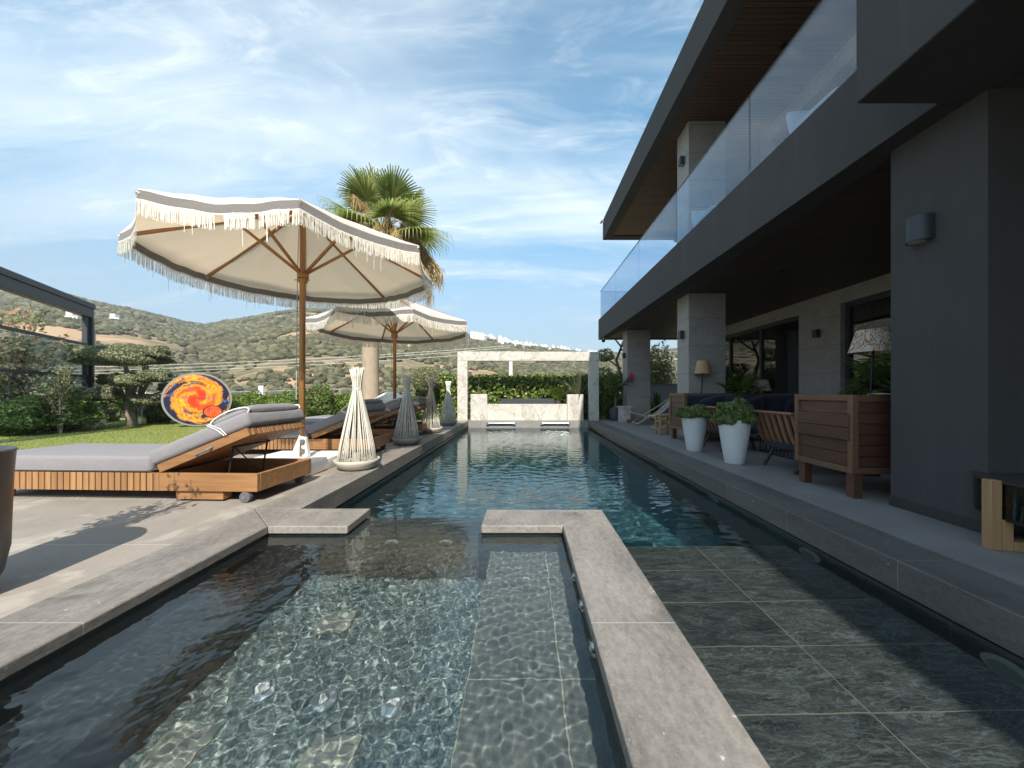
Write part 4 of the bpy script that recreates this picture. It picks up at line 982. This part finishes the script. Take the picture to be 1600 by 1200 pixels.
ms_ = thing("marble_stool", "square marble pedestal stool with overhanging top by the far column", "stool", (3.33, 12.35, 0)); MB().box(-.165, .165, -.165, .165, 0, .47).build("pedestal", m_marble, ms_, bevel=.006); MB().box(-.215, .215, -.2, .2, .471, .52).build("top", m_marble, ms_, bevel=.006)
rp = thing("red_pot", "tiny red clay pot on the floor beside the deck chair", "pot", (3.36, 12.02, 0)); MB().lathe([(.04, 0), (.062, .09), (.066, .1), (.055, .1), (.01, .06)], 20, cap=True).build("body", m_red, rp, True); MB().lathe([(.05, .075), (.01, .085)], 16).build("soil", m_soil, rp)

# the big gunmetal pot at the left edge and its shrub
bp = thing("metal_pot", "large gunmetal pot cut by the left edge of the picture", "pot", (-2.80, 1.72, 0))
MB().lathe([(.14, 0), (.19, .02), (.228, .09), (.250, .22), (.254, .40), (.259, .58), (.266, .695), (.270, .706), (.262, .714), (.248, .706), (.24, .65), (.005, .635)], 64).build("body", m_potd, bp, 'all')
MB().lathe([(.236, .655), (.005, .67)], 40).build("soil", m_soil, bp); sn = MB(); r = random.Random(4)
for i in range(14):
    a = r.uniform(0, 6.28); q = r.uniform(.10, .2); sn.pillow((q * math.cos(a), q * math.sin(a), .675), (r.uniform(.03, .06), .01, 0), (0, r.uniform(.02, .04), 0), (0, 0, .02), 6)
sn.build("stones", m_trav, bp, 'all')
ps = thing("pot_shrub", "leafy shrub growing in the large gunmetal pot at the left edge", "plant", (-2.92, 1.66, .66)); sm = MB(); P_ = []; D_ = []; r = random.Random(11)
for i in range(26):
    a = r.uniform(0, 6.28); l = r.uniform(.45, 1.0); e = Vector((math.cos(a) * l * .26 - .04, math.sin(a) * l * .26, l)); sm.tube([(0, 0, 0), e * .5 + Vector((0, 0, .05)), e], [.012, .007, .003], 5)
    for k in range(26): u = r.uniform(.3, 1.02); P_.append(tuple(e * u + Vector((r.gauss(0, .035), r.gauss(0, .035), r.gauss(0, .04))))); D_.append((r.gauss(0, 1), r.gauss(0, 1), .5))
sm.build("stem", m_bark2, ps); leaf_cloud("foliage", P_, D_, .035, m_leafd, ps, .4)

# ------------------------------------------------------------------ garden
def bush(name, label, c, rad, n, size, mat, cat="shrub", group=None, stems=8, aspect=.5, lo=.6, flowers=0, bumps=.16):
    "ground-rooted shrub; c is the centre of the crown"
    o = thing(name, label, cat, (c[0], c[1], 0), 0, group); r = random.Random(int(abs(c[0] * 100 + c[1] * 10)))
    p, d = shell(n, (0, 0, 0), rad, lo=lo, bumps=bumps, flat=.8); p = p + np.array([0, 0, c[2]]); p[:, 2] = np.maximum(p[:, 2], .02)
    leaf_cloud("foliage", p, d, size, mat, o, aspect); m_ = MB()
    for i in range(stems):
        a = r.uniform(0, 6.28); q = r.uniform(.3, .8); e = Vector((rad[0] * q * math.cos(a), rad[1] * q * math.sin(a), c[2] + rad[2] * r.uniform(-.1, .6))); m_.tube([(0, 0, -.05), e * .5 + Vector((0, 0, .08)), e], [.025, .016, .006], 6)
    m_.build("stem", m_bark2, o)
    if flowers:
        f_, dd = shell(flowers, (0, 0, 0), (rad[0] * 1.02, rad[1] * 1.02, rad[2] * 1.02), lo=.95, bumps=bumps); k = f_[:, 2] > .2 * rad[2]; leaf_cloud("blossom", f_[k] + np.array([0, 0, c[2]]), dd[k], .05, m_pink, o, .8)
    return o
# laurel hedge behind the fountain
hd = thing("laurel_hedge", "clipped glossy laurel hedge behind the marble frame", "hedge", (.3, 14.4, 0))
x0, x1, n = -4.4, 3.2, 13000
pf = np.stack([rng.uniform(x0, x1, n), -.45 + .14 * rng.standard_normal(n), rng.uniform(0, 1.58, n)], 1); pt = np.stack([rng.uniform(x0, x1, 4500), rng.uniform(-.5, .6, 4500), 1.55 + .05 * rng.standard_normal(4500)], 1)
pf[:, 1] += .07 * np.sin(pf[:, 0] * 4.1) * np.sin(pf[:, 2] * 5 + pf[:, 0]); pt[:, 2] += .035 * np.sin(pt[:, 0] * 3.3) + .03 * np.sin(pt[:, 0] * 9)
leaf_cloud("foliage", np.concatenate([pf, pt]), np.concatenate([np.tile([0, -1, .5], (n, 1)), np.tile([0, -.4, 1], (4500, 1))]), .062, m_leafh, hd, .55, orient=1.0)
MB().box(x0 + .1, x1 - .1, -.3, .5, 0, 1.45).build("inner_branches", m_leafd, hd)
# tree clipped to a ball left of the frame
bt = thing("ball_tree", "small tree clipped to a ball left of the marble frame", "tree", (-3.5, 13.2, 0)); p, d = shell(9000, (0, 0, 1.42), (.47, .47, .47), lo=.8, bumps=.05)
leaf_cloud("crown", p, d, .035, m_leafo, bt, .45); MB().tube([(0, 0, -.05), (.03, 0, .6), (0, 0, 1.3)], [.05, .04, .03], 8).build("trunk", m_bark2, bt)
# low round hedge bushes along the lawn's far edge
for px, Y, rx, h, mat, fl, lb in ((385, 12.4, .72, .98, m_leafb, 0, "bright green rounded bush just right of the round artwork"), (440, 12.6, .68, .95, m_leafb, 0, "bright green bush left of the near parasol pole"),
        (492, 12.1, .70, 1.20, m_leafd, 34, "darker taller bush with pink flowers between the parasol pole and the palm trunk"), (545, 12.7, .62, .98, m_leafb, 0, "bright green low bush in front of the palm trunk"),
        (590, 12.9, .6, .9, m_leafb, 0, "bright green low bush right of the palm trunk"), (640, 12.9, .55, .8, m_leafd, 0, "dark green bush below the clipped ball tree"),
        (248, 12.0, .62, .86, m_leafd, 0, "dark green bush between the clipped olive and the round artwork"), (300, 12.4, .6, .7, m_leafb, 0, "green bush half hidden behind the round artwork"),
        (165, 12.4, .7, .95, m_leafb, 0, "yellowish green bush right behind the clipped olive"),
        (95, 9.4, .78, .98, m_leafd, 0, "dense dark green bush in front of the enclosure post"), (22, 8.6, .74, .85, m_leafd, 0, "dense dark green bush at the left edge under the flowering shrub")):
    p_ = at(px, 612, Y); bush("garden_bush", lb, (p_.x, Y, h * .46), (rx, rx * .8, h * .54), int(8000 * rx), .045, mat, flowers=fl)
# loose flowering shrub at the left edge, and a leafy twiggy one beside it
def loose(name, label, base, H, spread, nb, mats, seed, per=60, size=.05):
    o = thing(name, label, "shrub", base); r = random.Random(seed); sm = MB(); P_, D_, P2, D2 = [], [], [], []
    for i in range(nb):
        a = r.uniform(0, 6.28); l = H * r.uniform(.55, 1.0); q = spread * r.uniform(.2, 1); e = Vector((math.cos(a) * q, math.sin(a) * q, l)); m1 = Vector((e.x * .35, e.y * .35, l * .55)); sm.tube([(0, 0, -.05), m1, e], [.03, .016, .004], 6)
        for k in range(per):
            u = r.uniform(.25, 1.03); c_ = (m1 * (u / .5) if u < .5 else m1.lerp(e, (u - .5) * 2)); p = c_ + Vector((r.gauss(0, .09), r.gauss(0, .09), r.gauss(0, .08)))
            (P2 if (len(mats) > 1 and r.random() < .20 and u > .4) else P_).append(tuple(p))
    D_ = rng.normal(size=(len(P_), 3)); sm.build("stem", m_bark2, o); leaf_cloud("foliage", P_, D_, size, mats[0], o, .5)
    if P2: leaf_cloud("blossom", P2, rng.normal(size=(len(P2), 3)), size * 1.1, mats[1], o, .8)
    return o
p_ = at(8, 612, 8.9); loose("flowering_shrub", "tall loose shrub with peach coloured bracts at the left edge", (p_.x, 8.9, 0), 3.25, 1.15, 44, (m_leafp, m_bract), 5, 85)
p_ = at(95, 612, 9.0); loose("young_shrub", "pale leafy young shrub rising above the dark bushes beside the flowering shrub", (p_.x, 9.0, 0), 1.62, .45, 12, (m_leafp,), 8, 55)
# cloud pruned olive
nv = thing("cloud_pruned_olive", "olive tree clipped into flat cloud shaped pads on the lawn's edge", "tree", (at(208, 612, 11).x, 11, 0)); bx_ = at(208, 612, 11).x
pads = [(187, 560, 64, 18, .0), (228, 553, 26, 11, .2), (255, 590, 24, 11, -.2), (226, 598, 21, 10, -.5), (157, 594, 19, 10, .3), (172, 618, 33, 12, -.3), (228, 627, 20, 9, -.1), (181, 646, 27, 15, -.5), (240, 606, 16, 8, .5), (198, 590, 22, 9, .4)]
tk = MB(); root = Vector((0, 0, -.05)); s1 = Vector((-.15, 0, .55)); s2 = Vector((.12, .05, .8)); tk.tube([root, s1 * .6, s1, Vector((-.05, 0, 1.1)), Vector((-.25, .02, 1.75))], [.13, .11, .09, .075, .05], 10); tk.tube([s1 * .7, s2, Vector((.35, .1, 1.3)), Vector((.3, .1, 1.8))], [.09, .07, .05, .04], 8)
for i, (px, py, rw, rh, dy) in enumerate(pads):
    c = at(px, py, 11) - Vector((bx_, 11, 0)); k = 11 / F_PX; p, d = shell(int(5200 * rw / 25), (0, 0, 0), (rw * k, rw * k * .8, rh * k * 1.12), lo=.74, bumps=.13, flat=.55)
    leaf_cloud("foliage_pad", p + np.array([c.x, dy, c.z]), d, .036, m_leafo, nv, .45); tk.tube([s2 if c.x > 0 else s1, Vector((c.x * .6, dy * .6, c.z - .18)), Vector((c.x, dy, c.z - .04))], [.045, .035, .015], 6)
tk.build("trunk", m_bark2, nv, 'all')
# dark pruned tree and leafy things beyond the terrace end
n2 = thing("cloud_pruned_pine", "dark cloud pruned tree behind the far stone column", "tree", (4.0, 15.3, 0)); tk = MB().tube([(0, 0, 0), (.1, 0, 1.2), (-.2, 0, 2.3), (.1, 0, 3.1)], [.1, .08, .06, .04], 8)
for cx, cz, rx, rh in ((-.75, 1.75, .42, .28), (-.65, 2.45, .36, .34), (-.35, 3.35, .5, .3), (.75, 1.9, .4, .3), (.7, 3.2, .5, .3), (-.95, 1.35, .35, .2)):
    p, d = shell(1500, (0, 0, 0), (rx, rx, rh), lo=.75, flat=.6); leaf_cloud("foliage_pad", p + np.array([cx, 0, cz]), d, .035, m_leafd, n2, .4); tk.tube([(0, 0, cz - .5), (cx * .7, 0, cz - .2), (cx, 0, cz)], [.04, .03, .015], 6)
tk.build("trunk", m_bark2, n2)
bush("garden_bush", "dark bush between the marble frame and the far stone column", (3.75, 14.6, .8), (.75, .5, .95), 4200, .05, m_leafd)
bush("garden_bush", "light leafy young tree seen between the two stone columns", (6.0, 17, 1.75), (.95, .8, 1.5), 3200, .075, m_leafp, stems=14, lo=.25)
loww = thing("garden_wall", "low bluish grey garden wall seen between the two stone columns", "wall", (6.2, 16.0, 0)); MB().box(-1.8, 3, 0, .2, 0, 1.3).build("panel", plain("painted_wall", (.42, .46, .52), .8, 0, .1), loww, bevel=.01); MB().box(-1.82, 3.02, -.03, .23, 1.301, 1.34).build("coping", m_trav, loww)

def fan_palm(name, label, loc, H, tr, fronds, seed, leafmat, frond_len, pet_len, dry=0, tilt0=(-25, 80), trunk=True, segs=30, drop=.5, lean=0.0):
    o = thing(name, label, "palm", loc); r = random.Random(seed)
    if trunk:
        pts = [(0, 0, -.1)] + [(lean * (k / 8) ** 2 + .03 * math.sin(k * 1.3) * (k < 8), .02 * math.cos(k), H * k / 8) for k in range(1, 9)]; rd = [tr * 1.25] + [tr * (1.06 - .1 * k / 8) for k in range(1, 9)]; rd[-1] = tr * 1.15
        MB().tube(pts, rd, 20).build("trunk", m_bark, o, 'all')
    def frond(mb, az, el, L, PL, droop, sg, spread=2.5, stiff=.62):
        d = Vector((math.cos(az) * math.cos(el), math.sin(az) * math.cos(el), math.sin(el))); side = Vector((-math.sin(az), math.cos(az), 0)); up = side.cross(d) * -1
        if up.z < 0: up = -up
        b = Vector((lean, 0, H)) + d * .05; e = b + d * PL + Vector((0, 0, -droop * PL * .15)); mb.bar(b, (b + e) / 2 + up * .02, .03, .018); mb.bar((b + e) / 2 + up * .02, e, .024, .015)
        roll = r.uniform(-.4, .4); sd = (side * math.cos(roll) + up * math.sin(roll)); un = up * math.cos(roll) - side * math.sin(roll)
        for i in range(sg):
            a = (i / (sg - 1) - .5) * 2 * spread; l = L * (1 - .28 * (abs(a) / spread) ** 2) * r.uniform(.92, 1.05); v_ = d * math.cos(a * .62) + sd * math.sin(a * .62) - un * (.10 * abs(a)); v_.normalize()
            wv_ = v_.cross(un).normalized(); w0 = L * .030 * (34 / sg) * 1.15
            p0 = e; p1 = e + v_ * l * .35 - un * .0; p2 = e + v_ * l * stiff + Vector((0, 0, -.05 * droop * l)); tipd = Vector((0, 0, -1)) * droop * l * .38
            p3 = e + v_ * l * .86 + tipd * .5; p4 = e + v_ * l * (.98 - .1 * droop) + tipd * 1.25
            mb.add([p0, p1 - wv_ * w0 + un * .01, p1 + wv_ * w0 + un * .01, p2 - wv_ * w0 * .62, p2 + wv_ * w0 * .62, p3 - wv_ * w0 * .28, p3 + wv_ * w0 * .28, p4], [(0, 1, 2), (2, 1, 3, 4), (4, 3, 5, 6), (6, 5, 7)])
    fm = MB()
    for k in range(fronds):
        u = (k + .5) / fronds; el = R(tilt0[0] + (tilt0[1] - tilt0[0]) * u + r.uniform(-8, 8)); az = k * 2.39996 + r.uniform(-.2, .2)
        frond(fm, az, el, frond_len * r.uniform(.85, 1.1), pet_len * r.uniform(.7, 1.15), drop * (1.25 - .7 * u), segs)
    fm.build("crown", leafmat, o)
    if dry:
        dm = MB()
        for k in range(dry):
            az = (-1.57 + r.uniform(-1.7, 1.7)) if k % 3 else r.uniform(-1.0, .5); el = R(r.uniform(-10, 60) if k % 3 else r.uniform(-25, 25)); l = frond_len * (r.uniform(.6, 1.25) if k % 3 else r.uniform(1.0, 1.45)); d = Vector((math.cos(az) * math.cos(el), math.sin(az) * math.cos(el), math.sin(el)))
            P = [Vector((lean, 0, H)) + d * l * u + Vector((0, 0, -.75 * l * u * u)) for u in (0, .35, .7, 1)]; dm.tube(P, [.02, .016, .012, .008], 5)
            for q in range(44):
                u = r.uniform(.74, 1.0); c_ = P[2].lerp(P[3], (u - .7) / .3); e = c_ + Vector((r.gauss(0, .11), r.gauss(0, .11), -r.uniform(.35, .95))); m2 = c_.lerp(e, .5) + Vector((r.gauss(0, .05), r.gauss(0, .05), .03)); s_ = Vector((r.uniform(-1, 1), r.uniform(-1, 1), 0)).normalized() * r.uniform(.008, .02)
                dm.add([c_ - s_ * .5, c_ + s_ * .5, m2 + s_, m2 - s_, e], [(0, 1, 2, 3), (3, 2, 4)])
        dm.build("dry_fronds", m_dry, o); fs = MB()
        for k, (az, el, l) in enumerate(((3.9, 62, 2.1), (4.3, 48, 1.7), (5.3, 30, 1.6), (.3, 25, 1.6), (2.6, 40, 1.6), (5.9, 12, 1.5))):
            d = Vector((math.cos(az) * math.cos(R(el)), math.sin(az) * math.cos(R(el)), math.sin(R(el)))); pts = [Vector((lean, 0, H)) + d * l * u + Vector((0, 0, -.55 * u * u * l * .6)) for u in (0, .3, .6, .8, 1.0)]; fs.tube(pts, [.02, .017, .012, .008, .003], 5)
            for q in range(170):
                u = r.uniform(.35, 1); c_ = Vector((lean, 0, H)) + d * l * u + Vector((0, 0, -.55 * u * u * l * .6)); e = c_ + Vector((r.gauss(0, .13), r.gauss(0, .13), -r.uniform(.05, .5))); s_ = Vector((r.uniform(-1, 1), r.uniform(-1, 1), 0)).normalized() * .005; fs.add([c_ - s_, c_ + s_, e + s_, e - s_], [(0, 1, 2, 3)])
        fs.build("flower_stalks", m_dry, o)
    return o
fan_palm("fan_palm", "tall fan palm with dry hanging fronds behind the parasols", (-5.0, 12.0, 0), 6.15, .25, 25, 3, m_palm, 1.42, 1.05, 46, (-30, 84), True, 36, .65, .38)
def potted_palm(x, y, label, H=.5, L=.42, n=22, seed=4):
    o = fan_palm("potted_palm", label, (x, y, 0), H, .05, n, seed, m_leafd, L, .42, 0, (-5, 80), True, 16, .35); MB().lathe([(.14, 0), (.19, .30), (.2, .34), (.17, .33), (.01, .30)], 24).build("pot", m_potn, o, True); return o
potted_palm(4.72, 8.35, "potted fan palm behind the far sofa, beside the nearer column", .72, .45, 26, 4); potted_palm(5.05, 4.95, "potted fan palm beside the patterned floor lamp, half behind the pier", 1.0, .40, 22, 6)
def spiky(name, label, loc, n, L, seed, mat, w_=.02, el=(15, 85), cat="plant", z0=0.0, droop=.3):
    o = thing(name, label, cat, loc); r = random.Random(seed); m_ = MB()
    for i in range(n):
        az = i * 2.4 + r.uniform(-.3, .3); e = R(r.uniform(*el)); l = L * r.uniform(.7, 1.1); d = Vector((math.cos(az) * math.cos(e), math.sin(az) * math.cos(e), math.sin(e))); s_ = Vector((-math.sin(az), math.cos(az), 0)) * w_
        p0 = Vector((0, 0, z0)); p1 = p0 + d * l * .45; p2 = p0 + d * l * .8 - Vector((0, 0, droop * l * .12)); p3 = p0 + d * l - Vector((0, 0, droop * l * .3)); m_.add([p0 - s_ * .7, p0 + s_ * .7, p1 - s_, p1 + s_, p2 - s_ * .7, p2 + s_ * .7, p3], [(0, 1, 3, 2), (2, 3, 5, 4), (4, 5, 6)])
    m_.build("foliage", mat, o); MB().tube([(0, 0, -.05), (0, 0, max(z0, .12))], [.07, .05], 8).build("stem", m_bark2, o); return o
def sago(loc, label):
    o = thing("sago_palm", label, "plant", loc); r = random.Random(2); m_ = MB()
    for i in range(30):
        az = i * 2.4; e = R(r.uniform(15, 75)); l = r.uniform(.75, 1.05); d = Vector((math.cos(az) * math.cos(e), math.sin(az) * math.cos(e), math.sin(e))); s_ = Vector((-math.sin(az), math.cos(az), 0)); P = [Vector((0, 0, .35)) + d * l * u + Vector((0, 0, -.35 * l * u * u)) for u in [k / 14 for k in range(15)]]
        for k in range(1, 14):
            for sg in (-1, 1):
                q = .24 * math.sin(math.pi * (k / 14) ** .7) + .04; e2 = P[k] + s_ * sg * q + d * q * .5 + Vector((0, 0, .03)); t_ = (P[min(k + 1, 14)] - P[k]) * .3; m_.add([P[k] - t_, P[k] + t_, e2], [(0, 1, 2)])
    m_.build("crown", m_leafb, o); MB().tube([(0, 0, -.05), (0, 0, .38)], [.12, .10], 10).build("trunk", m_bark2, o)
sago((1.25, 13.78, .30), "sago palm behind the low marble wall")
spiky("yucca", "grey green spiky yucca behind the right marble pillar", (2.0, 13.75, .0), 150, 1.2, 5, m_leafo, .02, (10, 88), z0=.75)
spiky("agave", "dark strap leaved plant between the two stone columns", (5.0, 14.0, .0), 40, 1.15, 9, m_leafd, .045, (25, 85), z0=.1)
spiky("strap_plant", "dark strap leaved plant at the foot of the far column, beside the navy pot", (2.95, 13.75, 0), 34, 1.0, 12, m_leafd, .03, (40, 88), z0=.1)
np_ = thing("navy_planter", "round navy planter with a bougainvillea by the far column", "planter", (3.12, 12.75, 0)); MB().lathe([(.14, 0), (.17, .04), (.19, .25), (.195, .43), (.18, .435), (.165, .40), (.01, .395)], 32).build("pot", m_potn, np_, True); MB().lathe([(.17, .40), (.01, .41)], 24).build("soil", m_soil, np_)
bg_ = thing("bougainvillea", "bougainvillea with one pink flowering shoot in the navy planter", "plant", (3.12, 12.75, .40)); sm = MB().tube([(0, 0, 0), (.02, 0, .5), (-.02, 0, .95)], [.025, .02, .012], 7); sm.tube([(0, 0, .6), (.25, -.05, .85), (.48, -.08, 1.02)], [.012, .01, .006], 6); sm.build("stem", m_bark2, bg_)
p, d = shell(1500, (0, 0, 0), (.3, .3, .42), lo=.3); q = np.stack([np.linspace(.1, .5, 160), np.full(160, -.05), .7 + np.linspace(0, .34, 160)], 1) + rng.normal(size=(160, 3)) * .035; leaf_cloud("foliage", np.concatenate([p + np.array([-.05, 0, .85]), q]), np.concatenate([d, rng.normal(size=(160, 3))]), .04, m_leafd, bg_)
leaf_cloud("blossom", rng.normal(size=(60, 3)) * .055 + np.array([.53, -.08, 1.10]), rng.normal(size=(60, 3)), .04, m_pink, bg_, .8)

# round artwork on the lawn
aw = thing("round_artwork", "large round fiery swirl artwork standing on the lawn", "artwork", (at(309.5, 612, 10.8).x, 10.8, .775), 0); aw.rotation_euler = (0, 0, R(38))
MB().tube([(0, -.03, 0), (0, .05, 0)], .775, 64).build("rim", plain("art_rim", (.24, .24, .235), .5), aw, True)
m_art, t, b = new_mat("swirl_painting"); tcn = N(t, 'ShaderNodeTexCoord'); sp = N(t, 'ShaderNodeSeparateXYZ'); t.links.new(tcn.outputs['Object'], sp.inputs[0]); x_, z_ = M(t, 'ADD', sp.outputs[0], .02), M(t, 'SUBTRACT', sp.outputs[2], .03)
rr = M(t, 'SQRT', M(t, 'ADD', M(t, 'MULTIPLY', x_, x_), M(t, 'MULTIPLY', z_, z_))); an = M(t, 'ARCTAN2', z_, x_); nz = noise(t, coords(t, (4, 4, 4)), 1.0, 6, .6, .6)
sw_ = M(t, 'ADD', M(t, 'MULTIPLY', M(t, 'SINE', M(t, 'ADD', M(t, 'MULTIPLY', rr, 17), M(t, 'ADD', M(t, 'MULTIPLY', an, -2.0), M(t, 'MULTIPLY', nz, 7)))), .5), .5)
cr = N(t, 'ShaderNodeValToRGB'); t.links.new(M(t, 'ADD', M(t, 'MULTIPLY', rr, 1.10), M(t, 'MULTIPLY', M(t, 'SUBTRACT', sw_, .5), .38)), cr.inputs[0]); e = cr.color_ramp.elements; e[0].position = .05; e[0].color = (.62, .035, .012, 1); e[1].position = .28; e[1].color = (.75, .10, .012, 1)
for q, c in ((.40, (.85, .36, .02)), (.46, (.70, .10, .015)), (.54, (.85, .42, .03)), (.60, (.75, .12, .02)), (.66, (.02, .06, .04)), (.69, (.8, .34, .02)), (.735, (.022, .016, .06)), (.95, (.012, .010, .028))): x = e.new(q); x.color = (*c, 1)
c_ = mixc(t, rng_map(t, noise(t, coords(t, (9, 9, 9)), 1, 3, .5, 1), .62, .66), cr.outputs[0], (.03, .12, .30)); c_ = mixc(t, M(t, 'GREATER_THAN', rng_map(t, rr, .2, .6), 1.2), c_, (.0, .0, .0))
x2, z2 = M(t, 'SUBTRACT', sp.outputs[0], .33), M(t, 'ADD', sp.outputs[2], .36); r2 = M(t, 'SQRT', M(t, 'ADD', M(t, 'MULTIPLY', x2, x2), M(t, 'MULTIPLY', M(t, 'MULTIPLY', z2, 1.6), z2)))
c_ = mixc(t, M(t, 'LESS_THAN', r2, .23), c_, (.02, .012, .02)); c_ = mixc(t, M(t, 'LESS_THAN', r2, .20), c_, mixc(t, rng_map(t, noise(t, coords(t, (14, 14, 5)), 1, 5, .6, 1.2), .35, .65), (.50, .025, .015), (.80, .16, .03))); t.links.new(c_, b.inputs['Base Color']); b.inputs['Roughness'].default_value = .35
MB().tube([(0, -.045, 0), (0, -.031, 0)], .725, 64).build("painting", m_art, aw)

# glass enclosure on the left: dark frame, rails and panes
A, Bp = Vector((at(137, 612, 11).x, 11, 0)), Vector((-10.3, 6.4, 0)); dv_ = (Bp - A); Le = dv_.length; ge = thing("glass_enclosure", "dark framed glass enclosure at the left behind the shrubs", "glass screen", A, math.atan2(dv_.y, dv_.x)); Hh = 3.62
MB().box(-.12, Le, -.09, .09, Hh - .42, Hh - .15).box(-.14, Le, -.12, .12, Hh - .149, Hh).build("top_beam", m_frame, ge, bevel=.01)
MB().box(-.13, .0, -.10, .10, 0, Hh - .42).build("post", m_frame, ge, bevel=.01); MB().box(.03, .10, -.04, .04, 0, Hh - .42).build("post", m_frame, ge); MB().box(.13, .19, -.05, .05, 0, Hh - .42).build("post", m_frame, ge)
MB().box(Le - .12, Le, -.10, .10, 0, Hh - .42).build("post", m_frame, ge)
for z in (1.42, 2.35): MB().box(.19, Le - .12, -.03, .03, z, z + .07).build("rail", m_frame, ge)
for z0_, z1_ in ((.1, 1.42), (1.49, 2.35)): MB().box(.19, Le - .12, -.006, .006, z0_, z1_).build("pane", m_bglass, ge)
p_ = at(142, 530, 10.9) - A; MB().box(-.26, -.135, -.08, .08, 2.45, 2.75).build("motor_box", m_alu, ge)

# white fence posts and wires beyond the bushes
fe = thing("wire_fence", "wire fence with white posts behind the bushes", "fence", (-6, 14.6, 0))
for px in (225, 408): x = at(px, 612, 14.6).x + 6; MB().box(x - .09, x + .09, -.03, .03, 0, 1.23).build("post", m_whitem, fe, bevel=.01)
wr = MB()
for z in (.55, .75, .95, 1.12): wr.tube([(-9.5, 0, z), (2.5, 0, z)], .008, 6)
wr.build("wire", m_alu, fe)
gb = thing("garden_bollard", "small grey bollard light on the lawn's edge under the clipped olive", "bollard", (at(222, 612, 11.4).x, 11.4, 0)); MB().box(-.07, .07, -.07, .07, 0, .62).build("body", m_alu, gb, bevel=.01); MB().box(-.08, .08, -.08, .08, .621, .66).build("cap", m_frame, gb)
dw = thing("lattice_ornament", "round grey lattice garden ornament on the lawn's edge", "ornament", (at(141, 612, 10).x, 10, 0)); lm = MB(); r = random.Random(5)
for i in range(16):
    a0, e0 = r.uniform(0, 6.28), r.uniform(.1, 1.2); pts = []
    for k in range(6): a = a0 + k * .22; e = e0 + .25 * math.sin(k + i); pts.append((.3 * math.cos(a) * math.cos(e), .3 * math.sin(a) * math.cos(e), .02 + .38 * math.sin(e)))
    lm.tube(pts, .028, 6)
lm.build("lattice", m_lanwb, dw, 'all')
# white shell chair on the grass behind the loungers
wc = thing("shell_chair", "white rounded shell chair behind the far loungers", "chair", (-3.95, 10.6, 0)); vs, fs = [], []; nu, nv_ = 20, 10
for j in range(nv_ + 1):
    for i in range(nu + 1): a = math.pi * (.0 + i / nu); e = j / nv_; rad = .55 - .05 * e; vs.append((rad * math.cos(a), rad * .9 * math.sin(a), .30 + e * (.30 + .40 * math.sin(a) ** 1.2)))
for j in range(nv_):
    for i in range(nu): k = j * (nu + 1) + i; fs.append((k, k + 1, k + nu + 2, k + nu + 1))
sc = MB().add(vs, fs).build("shell", m_whitem, wc, 'all'); so2 = sc.modifiers.new('thickness', 'SOLIDIFY'); so2.thickness = .05
MB().pillow((0, .1, .36), (.45, 0, 0), (0, .42, 0), (0, 0, .09)).build("seat_cushion", m_sling, wc, 'all'); MB().lathe([(.3, 0), (.28, .03), (.08, .06), (.08, .32)], 24).build("base", m_whitem, wc, True)

# lawn blades
n = 60000; gx = rng.uniform(-15.3, -5.4, n); gy = rng.uniform(3.5, 12.9, n); h = rng.uniform(.02, .045, n); az = rng.uniform(0, 6.28, n); ln = rng.normal(size=(n, 2)) * .012
A_ = np.stack([gx - np.cos(az) * .004, gy - np.sin(az) * .004, np.full(n, -.022)], 1); B_ = np.stack([gx + np.cos(az) * .004, gy + np.sin(az) * .004, np.full(n, -.022)], 1); C_ = np.stack([gx + ln[:, 0], gy + ln[:, 1], h - .02], 1)
tag(np_mesh("lawn_grass", np.stack([A_, B_, C_], 1).reshape(-1, 3), np.arange(3 * n).reshape(-1, 3), m_blade), "short mown grass of the lawn", "grass", kind='stuff')

for o in bpy.data.objects:                       # sunlight refracted by the water also reaches the fittings below it
    if o.parent and o.parent.name.split('.')[0] in ("floor_jet", "drain_cover", "wall_jet", "spa_light", "pool_light"): o.cycles.is_caustics_receiver = True

# ------------------------------------------------------------------ the air over the valley
hm_, t, b = new_mat("valley_haze"); t.nodes.remove(b); pv = N(t, 'ShaderNodeVolumePrincipled'); pv.inputs['Density'].default_value = HAZE
pv.inputs['Color'].default_value = (.92, .95, 1, 1); pv.inputs['Anisotropy'].default_value = .2; t.links.new(pv.outputs[0], t.nodes['Material Output'].inputs['Volume'])
if HAZE: tag(MB().box(-1700, 1700, -1250, 1250, -10, 122).build("haze", hm_), kind='stuff')
